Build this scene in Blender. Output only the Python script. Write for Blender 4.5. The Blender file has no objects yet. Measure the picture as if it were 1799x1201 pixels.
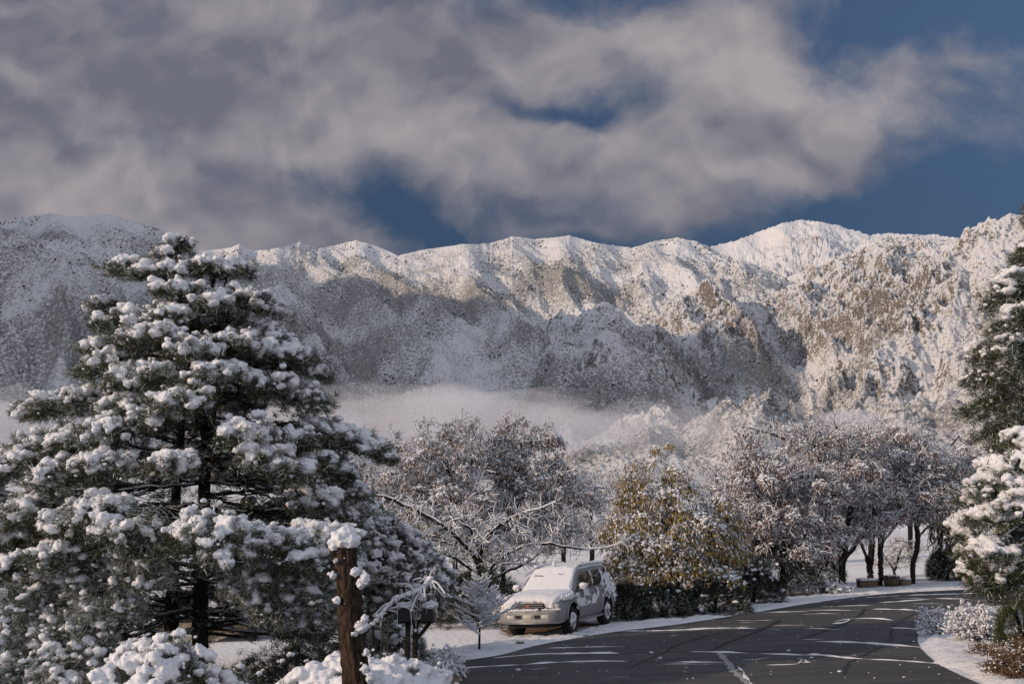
import bpy, bmesh, math, random
import numpy as np
from mathutils import Vector, Matrix
R = math.radians
C = bpy.context.scene.collection
SC = bpy.context.scene

# ------------------------------------------------------------------ camera
F = 1729.0                      # focal length in pixels of the 1799 px wide photograph
PITCH = math.atan((937 - 600.5) / F)
EYE = np.array([0.0, 0.0, 2.7])
cam = bpy.data.cameras.new("camera")
cam.sensor_width = 36.0
cam.lens = 36.0 * F / 1799.0
cam.clip_start = 0.1
cam.clip_end = 60000
camo = bpy.data.objects.new("camera", cam)
C.objects.link(camo)
camo.location = EYE
camo.rotation_euler = (math.pi / 2 + PITCH, 0, 0)
SC.camera = camo

# ------------------------------------------------------------------ sun, sky, exposure
SUN_AZ, SUN_EL = 108.0, 19.0    # degrees left of the view axis, degrees above the horizon
sd = Vector((-math.sin(R(SUN_AZ)) * math.cos(R(SUN_EL)), math.cos(R(SUN_AZ)) * math.cos(R(SUN_EL)), math.sin(R(SUN_EL))))
sun = bpy.data.lights.new("sun", 'SUN')
sun.energy = 3.2
sun.angle = R(0.6)
sun.color = (1.0, 0.76, 0.55)
suno = bpy.data.objects.new("sun", sun)
C.objects.link(suno)
suno.rotation_euler = sd.to_track_quat('Z', 'Y').to_euler()
SC.view_settings.view_transform = 'Standard'
SC.view_settings.look = 'None'
SC.view_settings.exposure = -0.12
SC.view_settings.gamma = 1.0
SC.cycles.use_denoising = True
SC.cycles.max_bounces = 5
SC.cycles.diffuse_bounces = 2
SC.cycles.glossy_bounces = 2
SC.cycles.transmission_bounces = 2
SC.cycles.volume_bounces = 3
SC.cycles.transparent_max_bounces = 6
SC.cycles.sample_clamp_indirect = 3.0
SC.cycles.caustics_reflective = False
SC.cycles.caustics_refractive = False

def ray(u, v):
    """unit-free direction through a photograph pixel"""
    xc, yc = (u - 899.5) / F, (600.5 - v) / F
    cp, sp = math.cos(PITCH), math.sin(PITCH)
    return np.array([xc, cp - yc * sp, sp + yc * cp])

def at(u, v, Y):
    d = ray(u, v)
    return EYE + d * (Y / d[1])

SLOPE = 0.04
def gz(x, y):
    """ground height near the road: a plane that climbs to the right"""
    return SLOPE * np.clip(x, -45, 45)

def ground_at(u, v):
    d = ray(u, v)
    t = EYE[2] / (SLOPE * d[0] - d[2])
    p = EYE + d * t
    return np.array([p[0], p[1], gz(p[0], p[1])])

class NT:
    """small helper for node trees"""
    def __init__(s, tree):
        s.t = tree
        s.n = tree.nodes
        s.l = tree.links
    def new(s, typ, **kw):
        n = s.n.new(typ)
        for k, v in kw.items():
            setattr(n, k, v)
        return n
    def put(s, sock, v):
        if hasattr(v, 'is_output'):
            s.l.new(v, sock)
        else:
            sock.default_value = v
    def math(s, op, a, b=0.0, c=0.0, clamp=False):
        n = s.new('ShaderNodeMath', operation=op, use_clamp=clamp)
        s.put(n.inputs[0], a); s.put(n.inputs[1], b); s.put(n.inputs[2], c)
        return n.outputs[0]
    def mix(s, f, a, b):
        n = s.new('ShaderNodeMix', data_type='RGBA')
        s.put(n.inputs[0], f); s.put(n.inputs[6], col(a)); s.put(n.inputs[7], col(b))
        return n.outputs[2]
    def noise(s, vec, scale, detail=4.0, rough=0.5, dist=0.0, dim='3D'):
        n = s.new('ShaderNodeTexNoise', noise_dimensions=dim)
        if vec is not None: s.put(n.inputs['Vector'], vec)
        n.inputs['Scale'].default_value = scale
        n.inputs['Detail'].default_value = detail
        n.inputs['Roughness'].default_value = rough
        n.inputs['Distortion'].default_value = dist
        return n.outputs[0]
    def step(s, x, a, b):
        n = s.new('ShaderNodeMapRange', interpolation_type='SMOOTHSTEP')
        s.put(n.inputs[0], x); s.put(n.inputs[1], a); s.put(n.inputs[2], b)
        return n.outputs[0]
    def lin(s, x, a, b, c, d):
        n = s.new('ShaderNodeMapRange')
        for i, q in enumerate((x, a, b, c, d)): s.put(n.inputs[i], q)
        return n.outputs[0]
    def xyz(s, v):
        n = s.new('ShaderNodeSeparateXYZ'); s.l.new(v, n.inputs[0]); return n.outputs
    def comb(s, x, y, z):
        n = s.new('ShaderNodeCombineXYZ')
        for i, q in enumerate((x, y, z)): s.put(n.inputs[i], q)
        return n.outputs[0]

def col(c):
    return tuple(c) + (1.0,) if isinstance(c, (tuple, list)) and len(c) == 3 else c

# ---- the sky: blue Nishita air with banks of grey winter cloud
def sky_gw(u, v):
    d = ray(u, v)
    return d[0] / d[1], d[2] / d[1]

W = bpy.data.worlds.new("World")
SC.world = W
W.use_nodes = True
w = NT(W.node_tree)
w.n.clear()
tc = w.new('ShaderNodeTexCoord')
X, Y_, Z = w.xyz(tc.outputs['Generated'])
yy = w.math('MAXIMUM', Y_, 0.3)
g_ = w.math('DIVIDE', X, yy)
h_ = w.math('DIVIDE', Z, yy)
P0 = w.comb(g_, w.math('MULTIPLY', h_, 1.15), 0.0)
def wob(scale, amp, off):
    """sideways drift that frays the banks of cloud"""
    mp = w.new('ShaderNodeMapping'); w.l.new(P0, mp.inputs[0]); mp.inputs['Location'].default_value = (off, off * 1.7, off * .3)
    return w.math('MULTIPLY', w.math('SUBTRACT', w.noise(mp.outputs[0], scale, 5, 0.55), 0.5), amp)
g = w.math('ADD', w.math('ADD', g_, wob(5.0, 0.11, 3.1)), wob(15.0, 0.03, 8.2))
h = w.math('ADD', w.math('ADD', h_, wob(5.0, 0.085, 5.7)), wob(15.0, 0.02, 1.2))
P = w.comb(g, w.math('MULTIPLY', h, 1.15), 0.0)
n1 = w.noise(P, 4.6, 9.0, 0.55)
n2 = w.noise(P, 13.0, 7.0, 0.55)
s1 = w.noise(P, 5.5, 3.0, 0.5)
s2 = w.noise(P, 14.0, 3.5, 0.5)
def shift(dg, dh):
    return w.comb(w.math('ADD', g, dg), w.math('ADD', w.math('MULTIPLY', h, 1.15), dh), 0.0)
s1b = w.noise(shift(0.01, 0.06), 5.5, 3.0, 0.5)
s2b = w.noise(shift(0.004, 0.022), 14.0, 3.5, 0.5)
def blob(u, v, su, sv, amp, tilt=0.0):
    g0, h0 = sky_gw(u, v)
    a = w.math('SUBTRACT', g, g0)
    b = w.math('SUBTRACT', h, h0)
    if tilt:
        b = w.math('MULTIPLY_ADD', a, tilt, b)
    a = w.math('DIVIDE', a, su / F)
    b = w.math('DIVIDE', b, sv / F)
    q = w.math('ADD', w.math('MULTIPLY', a, a), w.math('MULTIPLY', b, b))
    return w.math('MULTIPLY', w.math('EXPONENT', w.math('MULTIPLY', q, -1.0)), amp)
def add_all(lst):
    s = lst[0]
    for q in lst[1:]: s = w.math('ADD', s, q)
    return s
CLOUDS = [(60, 90, 520, 190, 0.62), (420, 210, 260, 120, 0.25), (120, 350, 330, 80, 0.6), (430, 405, 280, 50, 0.72, 0.08), (700, 200, 280, 130, 0.30),
          (850, 70, 340, 95, 0.42), (1240, 70, 150, 70, 0.55), (1350, 220, 230, 100, 0.62), (1060, 290, 330, 75, 0.46), (1220, 375, 160, 40, 0.42), (1000, 400, 160, 22, 0.2),
          (1690, 150, 170, 130, 0.30), (1640, 280, 130, 60, -0.12), (850, 245, 170, 45, 0.34), (1000, 120, 120, 50, .22)]
HOLES = [(960, 192, 130, 20, -0.26, 0.1), (700, 345, 90, 50, -0.22), (1000, 150, 130, 25, -0.04), (840, 405, 130, 26, -0.2), (1560, 40, 130, 60, -0.32),
         (1590, 385, 190, 65, -0.8), (560, 300, 80, 30, -0.16), (1020, 15, 60, 40, -0.15)]
dens = add_all([blob(*c) for c in CLOUDS + HOLES])
nn = w.math('ADD', w.math('MULTIPLY', w.math('SUBTRACT', n1, 0.5), 1.35), w.math('MULTIPLY', w.math('SUBTRACT', n2, 0.5), 0.55))
D = w.math('ADD', dens, nn)
cover = w.step(D, -0.06, 0.46)
relief = w.math('ADD', w.math('MULTIPLY', w.math('SUBTRACT', s1, s1b), 2.5), w.math('MULTIPLY', w.math('SUBTRACT', s2, s2b), 1.0))
lit = w.math('ADD', relief, 0.36)
lit = w.math('ADD', lit, add_all([blob(1330, 130, 300, 150, 0.40), blob(150, 340, 420, 60, 0.24), blob(860, 260, 330, 90, 0.16), blob(600, 60, 200, 60, .1), blob(150, 130, 420, 130, -0.30), blob(1100, 370, 200, 40, -0.2)]), clamp=True)
cloud = w.mix(lit, (0.168, 0.172, 0.222), (0.42, 0.385, 0.40))
sky = w.new('ShaderNodeTexSky', sky_type='NISHITA')
sky.sun_disc = False
sky.sun_elevation = R(SUN_EL)
sky.sun_rotation = R(-SUN_AZ)
sky.air_density = 1.0
sky.dust_density = 0.2
sky.ozone_density = 2.0
skc = w.new('ShaderNodeMix', data_type='RGBA', blend_type='MULTIPLY')
skc.inputs[0].default_value = 1.0
w.l.new(sky.outputs[0], skc.inputs[6])
w.l.new(w.mix(w.step(h_, 0.25, 0.62), (0.26, 0.29, 0.345), (0.50, 0.53, 0.60)), skc.inputs[7])      # thinner, deeper blue mountain air
b1 = w.new('ShaderNodeBackground'); w.l.new(skc.outputs[2], b1.inputs[0]); b1.inputs[1].default_value = 0.12
b2 = w.new('ShaderNodeBackground'); w.l.new(cloud, b2.inputs[0]); b2.inputs[1].default_value = 1.0
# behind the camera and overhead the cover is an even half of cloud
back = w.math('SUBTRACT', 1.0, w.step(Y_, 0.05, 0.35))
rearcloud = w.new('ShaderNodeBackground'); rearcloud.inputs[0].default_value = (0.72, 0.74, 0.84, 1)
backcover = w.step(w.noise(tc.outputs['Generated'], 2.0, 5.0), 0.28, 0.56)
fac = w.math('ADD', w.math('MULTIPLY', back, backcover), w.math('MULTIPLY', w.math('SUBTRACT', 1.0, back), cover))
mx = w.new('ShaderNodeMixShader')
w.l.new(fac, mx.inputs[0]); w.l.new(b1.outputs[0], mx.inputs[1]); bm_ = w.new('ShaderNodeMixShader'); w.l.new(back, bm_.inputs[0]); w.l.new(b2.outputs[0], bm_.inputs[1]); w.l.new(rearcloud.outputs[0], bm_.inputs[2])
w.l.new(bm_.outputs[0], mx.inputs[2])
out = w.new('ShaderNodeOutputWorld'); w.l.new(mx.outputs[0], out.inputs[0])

# ------------------------------------------------------------------ helpers
def tag(o, label=None, cat=None, group=None, kind=None):
    if label: o['label'] = label
    if cat: o['category'] = cat
    if group: o['group'] = group
    if kind: o['kind'] = kind
    return o

def empty(name, loc, label, cat, group=None, rz=0.0):
    o = bpy.data.objects.new(name, None)
    o.empty_display_size = 0.2
    C.objects.link(o)
    o.location = loc
    o.rotation_euler = (0, 0, rz)
    return tag(o, label, cat, group)

class MB:
    """collects vertices and faces and links them as ONE mesh object"""
    def __init__(s): s.v, s.f, s.m, s.n = [], [], [], 0
    def add(s, v, f, mat=0):
        v = np.asarray(v, float).reshape(-1, 3)
        f = np.asarray(f, np.int64)
        if len(v) == 0: return s
        s.v.append(v); s.f.append(f + s.n); s.m.append(mat); s.n += len(v)
        return s
    def mesh(s, name, mats, smooth=True):
        me = bpy.data.meshes.new(name)
        for m in mats: me.materials.append(m)
        if not s.v: return me
        V = np.concatenate(s.v)
        tot = np.concatenate([np.full(len(f), f.shape[1], np.int32) for f in s.f])
        loops = np.concatenate([f.ravel() for f in s.f]).astype(np.int32)
        mi = np.concatenate([np.full(len(f), m, np.int32) for f, m in zip(s.f, s.m)])
        start = np.concatenate([[0], np.cumsum(tot)[:-1]]).astype(np.int32)
        me.vertices.add(len(V)); me.loops.add(len(loops)); me.polygons.add(len(tot))
        me.vertices.foreach_set('co', V.astype(np.float32).ravel())
        me.loops.foreach_set('vertex_index', loops)
        me.polygons.foreach_set('loop_start', start)
        me.polygons.foreach_set('material_index', mi)
        me.polygons.foreach_set('use_smooth', np.full(len(tot), bool(smooth)))
        me.update(calc_edges=True)
        return me
    def build(s, name, mats, parent=None, smooth=True):
        if not isinstance(mats, (list, tuple)): mats = [mats]
        if s.v and parent is not None:
            inv = np.array(parent_matrix(parent).inverted())
            s.v = [v @ inv[:3, :3].T + inv[:3, 3] for v in s.v]
        o = bpy.data.objects.new(name, s.mesh(name, mats, smooth))
        C.objects.link(o)
        if parent is not None: o.parent = parent
        return o
    # ---- shapes
    def segs(s, p0, p1, r0, r1, k=5, mat=0):
        """many tapered open tubes at once"""
        p0, p1 = np.asarray(p0, float).reshape(-1, 3), np.asarray(p1, float).reshape(-1, 3)
        n = len(p0)
        if n == 0: return s
        r0 = np.broadcast_to(np.asarray(r0, float), (n,)); r1 = np.broadcast_to(np.asarray(r1, float), (n,))
        d = p1 - p0
        d /= np.linalg.norm(d, axis=1, keepdims=True) + 1e-9
        up = np.where(np.abs(d[:, 2:3]) > 0.9, np.array([[1.0, 0, 0]]), np.array([[0, 0, 1.0]]))
        a = np.cross(d, up); a /= np.linalg.norm(a, axis=1, keepdims=True) + 1e-9
        b = np.cross(a, d)
        th = np.arange(k) * 2 * math.pi / k
        ring = a[:, None, :] * np.cos(th)[None, :, None] + b[:, None, :] * np.sin(th)[None, :, None]
        V = np.concatenate([p0[:, None] + ring * r0[:, None, None], p1[:, None] + ring * r1[:, None, None]], 1)
        i = np.arange(k); j = (i + 1) % k
        q = np.stack([i, i + k, j + k, j], 1)
        Fc = (np.arange(n) * 2 * k)[:, None, None] + q[None]
        return s.add(V.reshape(-1, 3), Fc.reshape(-1, 4), mat)
    def tube(s, pts, rad, k=8, mat=0, cap=True, wob=0.0, rng=None):
        pts = np.asarray(pts, float); n = len(pts)
        rad = np.broadcast_to(np.asarray(rad, float), (n,))
        t = np.gradient(pts, axis=0); t /= np.linalg.norm(t, axis=1, keepdims=True) + 1e-9
        ref = np.array([1.0, 0, 0]) if abs(t[:, 2]).mean() > 0.7 else np.array([0, 0, 1.0])
        a = np.cross(t, ref); a /= np.linalg.norm(a, axis=1, keepdims=True) + 1e-9
        b = np.cross(t, a)
        th = np.arange(k) * 2 * math.pi / k
        rr = rad[:, None] * np.ones((n, k))
        if wob: rr = rr * (1 + wob * (rng.random((n, k)) - 0.5))
        V = pts[:, None] + (a[:, None] * np.cos(th)[None, :, None] + b[:, None] * np.sin(th)[None, :, None]) * rr[..., None]
        V = V.reshape(-1, 3)
        i = np.arange(k); j = (i + 1) % k
        Fc = np.concatenate([np.stack([i + m * k, j + m * k, j + (m + 1) * k, i + (m + 1) * k], 1) for m in range(n - 1)])
        base = s.n
        s.add(V, Fc, mat)
        if cap:
            for row, c in ((0, pts[0]), (n - 1, pts[-1])):
                ids = row * k + i
                s.add(np.concatenate([V[ids], [c]]), np.stack([i, j, np.full(k, k)], 1), mat)
        return s
    def box(s, c, size, mat=0, rz=0.0, bev=0.0):
        bm = bmesh.new()
        bmesh.ops.create_cube(bm, size=1.0)
        for v in bm.verts: v.co = Vector((v.co.x * size[0], v.co.y * size[1], v.co.z * size[2]))
        if bev: bmesh.ops.bevel(bm, geom=bm.edges[:], offset=bev, segments=2, affect='EDGES', profile=0.5)
        M = Matrix.Translation(c) @ Matrix.Rotation(rz, 4, 'Z')
        bm.transform(M)
        s.bm(bm, mat); bm.free()
        return s
    def bm(s, bm, mat=0):
        bm.verts.index_update()
        V = np.array([v.co[:] for v in bm.verts])
        groups = {}
        for f in bm.faces: groups.setdefault(len(f.verts), []).append([v.index for v in f.verts])
        base = s.n
        first = True
        for k, fl in groups.items():
            if first: s.add(V, np.array(fl), mat); first = False
            else:
                s.v.append(np.zeros((0, 3))); s.f.append(np.array(fl) + base); s.m.append(mat)
        return s
    def blobs(s, c, size, rng, mat=0, lod=2, rough=0.0):
        """many lumpy balls; c (n,3), size (n,3)"""
        c = np.asarray(c, float).reshape(-1, 3); n = len(c)
        if n == 0: return s
        size = np.asarray(size, float)
        if size.ndim == 1: size = np.stack([size, size, size * 0.8], 1)
        T = LUMPS[lod]
        pick = rng.integers(0, len(T), n)
        ang = rng.random(n) * 6.283
        for k, (tv, tf) in enumerate(T):
            idx = np.nonzero(pick == k)[0]
            if len(idx) == 0: continue
            ca, sa = np.cos(ang[idx]), np.sin(ang[idx])
            x = tv[None, :, 0] * ca[:, None] - tv[None, :, 1] * sa[:, None]
            y = tv[None, :, 0] * sa[:, None] + tv[None, :, 1] * ca[:, None]
            z = np.broadcast_to(tv[None, :, 2], x.shape)
            V = np.stack([x, y, z], 2) * size[idx][:, None, :] + c[idx][:, None, :]
            Fc = (np.arange(len(idx)) * len(tv))[:, None, None] + tf[None]
            s.add(V.reshape(-1, 3), Fc.reshape(-1, 3), mat)
        return s
    def blades(s, p, d, L, wd, rng, mat=0):
        """many thin needle triangles"""
        p, d = np.asarray(p, float), np.asarray(d, float)
        n = len(p)
        if n == 0: return s
        d = d / (np.linalg.norm(d, axis=1, keepdims=True) + 1e-9)
        a = np.cross(d, rng.normal(size=(n, 3))); a /= np.linalg.norm(a, axis=1, keepdims=True) + 1e-9
        L = np.broadcast_to(np.asarray(L, float), (n,))[:, None]; wd = np.broadcast_to(np.asarray(wd, float), (n,))[:, None]
        V = np.stack([p - a * wd / 2, p + a * wd / 2, p + d * L], 1)
        return s.add(V.reshape(-1, 3), np.arange(3 * n).reshape(n, 3), mat)
    def leaves(s, p, d, L, wd, rng, mat=0):
        """many diamond leaves hanging along d"""
        p, d = np.asarray(p, float), np.asarray(d, float)
        n = len(p)
        if n == 0: return s
        d = d / (np.linalg.norm(d, axis=1, keepdims=True) + 1e-9)
        a = np.cross(d, rng.normal(size=(n, 3))); a /= np.linalg.norm(a, axis=1, keepdims=True) + 1e-9
        c = np.cross(a, d)
        L = np.broadcast_to(np.asarray(L, float), (n,))[:, None]; wd = np.broadcast_to(np.asarray(wd, float), (n,))[:, None]
        V = np.stack([p, p + d * L * .45 + a * wd / 2, p + d * L + c * L * .15, p + d * L * .45 - a * wd / 2], 1)
        return s.add(V.reshape(-1, 3), np.arange(4 * n).reshape(n, 4), mat)

def merged(mb, voxel, amp=0.02, freq=9.0, seed=0):
    """fuse overlapping lumps into one continuous crust and roughen it"""
    if not mb.v: return mb
    me = mb.mesh('tmp', [])
    o = bpy.data.objects.new('tmp', me); C.objects.link(o)
    md = o.modifiers.new('r', 'REMESH'); md.mode = 'VOXEL'; md.voxel_size = voxel; md.adaptivity = 0.0
    bpy.context.view_layer.update()
    ev = o.evaluated_get(bpy.context.evaluated_depsgraph_get())
    m2 = ev.to_mesh()
    n = len(m2.vertices)
    V = np.empty(n * 3, np.float32); m2.vertices.foreach_get('co', V); V = V.reshape(-1, 3).astype(float)
    Nn = np.empty(n * 3, np.float32); m2.vertices.foreach_get('normal', Nn); Nn = Nn.reshape(-1, 3).astype(float)
    k = len(m2.polygons)
    lv = np.empty(len(m2.loops), np.int32); m2.loops.foreach_get('vertex_index', lv)
    ev.to_mesh_clear()
    bpy.data.objects.remove(o); bpy.data.meshes.remove(me)
    x, y, z = V.T
    f = freq
    d = pn(x * f + z * f * .7 + seed, y * f - z * f * .6, 501) + .6 * pn(x * f * 2.3 - z * f * 1.7, y * f * 2.3 + z * f * 1.9, 502) + .4 * pn(x * f * 5 + z * f * 4, y * f * 5 - z * f * 3, 503)
    out = MB()
    out.add(V + Nn * (amp * d)[:, None], lv.reshape(k, 4))
    return out

def parent_matrix(o):
    m = Matrix.LocRotScale(o.location, o.rotation_euler, o.scale)
    return parent_matrix(o.parent) @ m if o.parent else m

# ---- gradient noise on arrays
_rs = np.random.default_rng(7)
_perm = np.concatenate([_rs.permutation(1024)] * 3)
_gang = _rs.random(1024) * 6.28318
_gx, _gy = np.cos(_gang), np.sin(_gang)
def pn(x, y, seed=0):
    x, y = np.asarray(x, float), np.asarray(y, float)
    xi, yi = np.floor(x).astype(np.int64), np.floor(y).astype(np.int64)
    xf, yf = x - xi, y - yi
    u, v = xf * xf * xf * (xf * (xf * 6 - 15) + 10), yf * yf * yf * (yf * (yf * 6 - 15) + 10)
    def gr(i, j, a, b):
        hsh = _perm[_perm[(i + seed * 131) & 1023] + (j & 1023)] & 1023
        return _gx[hsh] * a + _gy[hsh] * b
    n00, n10 = gr(xi, yi, xf, yf), gr(xi + 1, yi, xf - 1, yf)
    n01, n11 = gr(xi, yi + 1, xf, yf - 1), gr(xi + 1, yi + 1, xf - 1, yf - 1)
    return ((n00 * (1 - u) + n10 * u) * (1 - v) + (n01 * (1 - u) + n11 * u) * v) * 1.5
def fbm(x, y, o=4, seed=0, gain=0.5):
    s, a = 0, 1.0
    for k in range(o):
        s = s + a * pn(x, y, seed + k); x, y, a = x * 2.03, y * 2.03, a * gain
    return s
def ridged(x, y, seed=0):
    return 1 - 2 * np.abs(pn(x, y, seed))
def sstep(x, a, b):
    t = np.clip((x - a) / (b - a), 0, 1); return t * t * (3 - 2 * t)

def make_lumps():
    out = {}
    for lod in (1, 2, 3):
        lst = []
        for k in range(6):
            bm = bmesh.new()
            bmesh.ops.create_icosphere(bm, subdivisions=lod, radius=1.0)
            bm.verts.index_update()
            v = np.array([q.co[:] for q in bm.verts]); f = np.array([[q.index for q in fc.verts] for fc in bm.faces])
            bm.free()
            n = 0.42 * pn(v[:, 0] * 1.3 + 5 * k, v[:, 1] * 1.3 + v[:, 2] * 1.7, k) + 0.30 * pn(v[:, 0] * 2.9 + v[:, 2] * 1.1 + k, v[:, 1] * 2.9 - v[:, 2] * 2.3, k + 9)
            if lod == 3: n = n + 0.10 * pn(v[:, 0] * 6 + v[:, 2] * 3 + k, v[:, 1] * 6 - v[:, 2] * 5, k + 19)
            lst.append((v * (1 + n)[:, None], f))
        out[lod] = lst
    return out
LUMPS = make_lumps()
# ------------------------------------------------------------------ materials
def mat(name, base=None, rough=0.8, metal=0.0, spec=0.3):
    m = bpy.data.materials.new(name)
    m.use_nodes = True
    t = NT(m.node_tree)
    b = t.n['Principled BSDF']
    b.inputs['Roughness'].default_value = rough
    b.inputs['Metallic'].default_value = metal
    b.inputs['Specular IOR Level'].default_value = spec
    if base: b.inputs['Base Color'].default_value = col(base)
    return m, t, b
def bump(t, b, hgt, strength, dist):
    n = t.new('ShaderNodeBump')
    n.inputs['Strength'].default_value = strength
    n.inputs['Distance'].default_value = dist
    t.put(n.inputs['Height'], hgt)
    t.l.new(n.outputs[0], b.inputs['Normal'])
def objco(t): return t.new('ShaderNodeTexCoord').outputs['Object']
def geo(t): return t.new('ShaderNodeNewGeometry')
def attr(t, name):
    n = t.new('ShaderNodeAttribute'); n.attribute_name = name; return n.outputs['Fac']

SNOWC = (0.74, 0.75, 0.785)
def m_snow(name='snow', fine=40.0, dist=0.02, strength=0.5):
    m, t, b = mat(name, rough=0.7, spec=0.2)
    co = objco(t)
    t.l.new(t.mix(t.noise(co, 3.0, 3), (0.68, 0.695, 0.735), (0.77, 0.78, 0.805)), b.inputs['Base Color'])
    bump(t, b, t.noise(co, fine, 4, 0.6), strength, dist)
    return m
SNOW = m_snow()
SNOW_GROUND = m_snow('ground_snow', 14.0, 0.05, 0.6)

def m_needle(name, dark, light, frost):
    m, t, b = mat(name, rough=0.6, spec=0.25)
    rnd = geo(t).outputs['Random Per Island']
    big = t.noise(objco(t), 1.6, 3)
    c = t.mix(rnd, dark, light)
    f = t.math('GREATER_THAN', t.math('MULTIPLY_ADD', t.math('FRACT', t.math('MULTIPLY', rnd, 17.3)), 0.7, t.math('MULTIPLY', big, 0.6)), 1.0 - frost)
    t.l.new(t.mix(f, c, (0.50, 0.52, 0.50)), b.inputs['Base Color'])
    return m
NEEDLE = m_needle('pine_needles', (0.020, 0.028, 0.013), (0.075, 0.085, 0.035), 0.14)
NEEDLE_FROST = m_needle('frosted_needles', (0.03, 0.04, 0.02), (0.10, 0.11, 0.055), 0.30)
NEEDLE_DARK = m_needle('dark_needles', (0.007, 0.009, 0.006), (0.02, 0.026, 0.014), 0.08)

def m_leaf(name, a, b_, frost=0.2):
    m, t, b = mat(name, rough=0.7, spec=0.15)
    rnd = geo(t).outputs['Random Per Island']
    c = t.mix(rnd, a, b_)
    f = t.math('GREATER_THAN', t.math('FRACT', t.math('MULTIPLY', rnd, 13.7)), 1.0 - frost)
    t.l.new(t.mix(f, c, (0.7, 0.7, 0.73)), b.inputs['Base Color'])
    return m
LEAF_BROWN = m_leaf('brown_leaves', (0.11, 0.07, 0.055), (0.27, 0.17, 0.13), 0.46)
LEAF_RUST = m_leaf('rust_leaves', (0.11, 0.06, 0.052), (0.24, 0.145, 0.12), 0.46)
LEAF_GOLD = m_leaf('gold_leaves', (0.13, 0.11, 0.035), (0.40, 0.27, 0.085), 0.32)
LEAF_OLIVE = m_leaf('olive_leaves', (0.05, 0.055, 0.02), (0.20, 0.17, 0.05), 0.15)

def m_bark(name, a, b_, sc=(30, 30, 5), bd=0.03):
    m, t, b = mat(name, rough=0.9, spec=0.15)
    mp = t.new('ShaderNodeMapping'); t.l.new(objco(t), mp.inputs[0]); mp.inputs['Scale'].default_value = sc
    n = t.noise(mp.outputs[0], 1.0, 6, 0.65, 0.4)
    t.l.new(t.mix(t.step(n, 0.35, 0.65), a, b_), b.inputs['Base Color'])
    bump(t, b, n, 0.9, bd)
    return m
BARK = m_bark('pine_bark', (0.012, 0.009, 0.008), (0.055, 0.034, 0.026))
BARK_STUMP = m_bark('stump_bark', (0.012, 0.009, 0.007), (0.085, 0.055, 0.040), (30, 30, 7), 0.05)
BARK_DARK = m_bark('dark_bark', (0.010, 0.009, 0.009), (0.038, 0.03, 0.028))

def m_twig(name, bark, lo=-0.05, hi=0.35):
    """a branch with snow lying along its upper side"""
    m, t, b = mat(name, rough=0.8, spec=0.15)
    gm = geo(t)
    nz = t.xyz(gm.outputs['Normal'])[2]
    n = t.noise(objco(t), 5.0, 3)
    f = t.step(t.math('ADD', nz, t.math('MULTIPLY', t.math('SUBTRACT', n, 0.5), 0.9)), lo, hi)
    t.l.new(t.mix(f, bark, SNOWC), b.inputs['Base Color'])
    return m
TWIG = m_twig('snowy_twig', (0.040, 0.030, 0.026), -0.35, 0.2)
TWIG_PALE = m_twig('white_twig', (0.06, 0.045, 0.04), -0.45, 0.1)
BRANCH = m_twig('branch_bark', (0.022, 0.017, 0.016), 0.35, 0.8)
TWIG_DARK = m_twig('needle_twig', (0.020, 0.016, 0.014), 0.55, 1.05)
VINE, *_ = mat('hanging_strands', (0.055, 0.05, 0.035), 0.8)

# ------------------------------------------------------------------ mountains
def m_mountain():
    m, t, b = mat('snowy_rock', rough=0.9, spec=0.1)
    co = objco(t)
    rock = attr(t, 'rock'); scrub = attr(t, 'scrub'); warm = attr(t, 'warm')
    mp = t.new('ShaderNodeMapping'); t.l.new(co, mp.inputs[0]); mp.inputs['Scale'].default_value = (1, 1, 2.2)
    nf = t.noise(mp.outputs[0], 0.10, 6, 0.72)
    nm = t.noise(co, 0.022, 5, 0.6)
    rk = t.math('ADD', rock, t.math('MULTIPLY', t.math('SUBTRACT', nf, 0.5), 2.6))
    rk = t.step(t.math('ADD', rk, t.math('MULTIPLY', t.math('SUBTRACT', nm, 0.5), 0.5)), 0.46, 0.66)
    grey = t.mix(nm, (0.10, 0.094, 0.092), (0.24, 0.22, 0.208))
    tan = t.mix(nm, (0.125, 0.113, 0.105), (0.26, 0.232, 0.21))
    rc = t.mix(warm, grey, tan)
    snow = t.mix(nm, (0.72, 0.73, 0.76), (0.80, 0.80, 0.81))
    base = t.mix(rk, snow, rc)
    # low scrub poking through the snow
    vs = t.noise(co, 0.13, 3, 0.7)
    sc = t.step(t.math('ADD', vs, t.math('MULTIPLY', t.math('SUBTRACT', scrub, 0.5), 0.34)), 0.46, 0.66)
    base = t.mix(t.math('MULTIPLY', sc, 0.75), base, (0.125, 0.118, 0.105))
    t.l.new(base, b.inputs['Base Color'])
    bump(t, b, nf, 0.9, 9.0)
    return m
MOUNTAIN = m_mountain()

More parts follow.
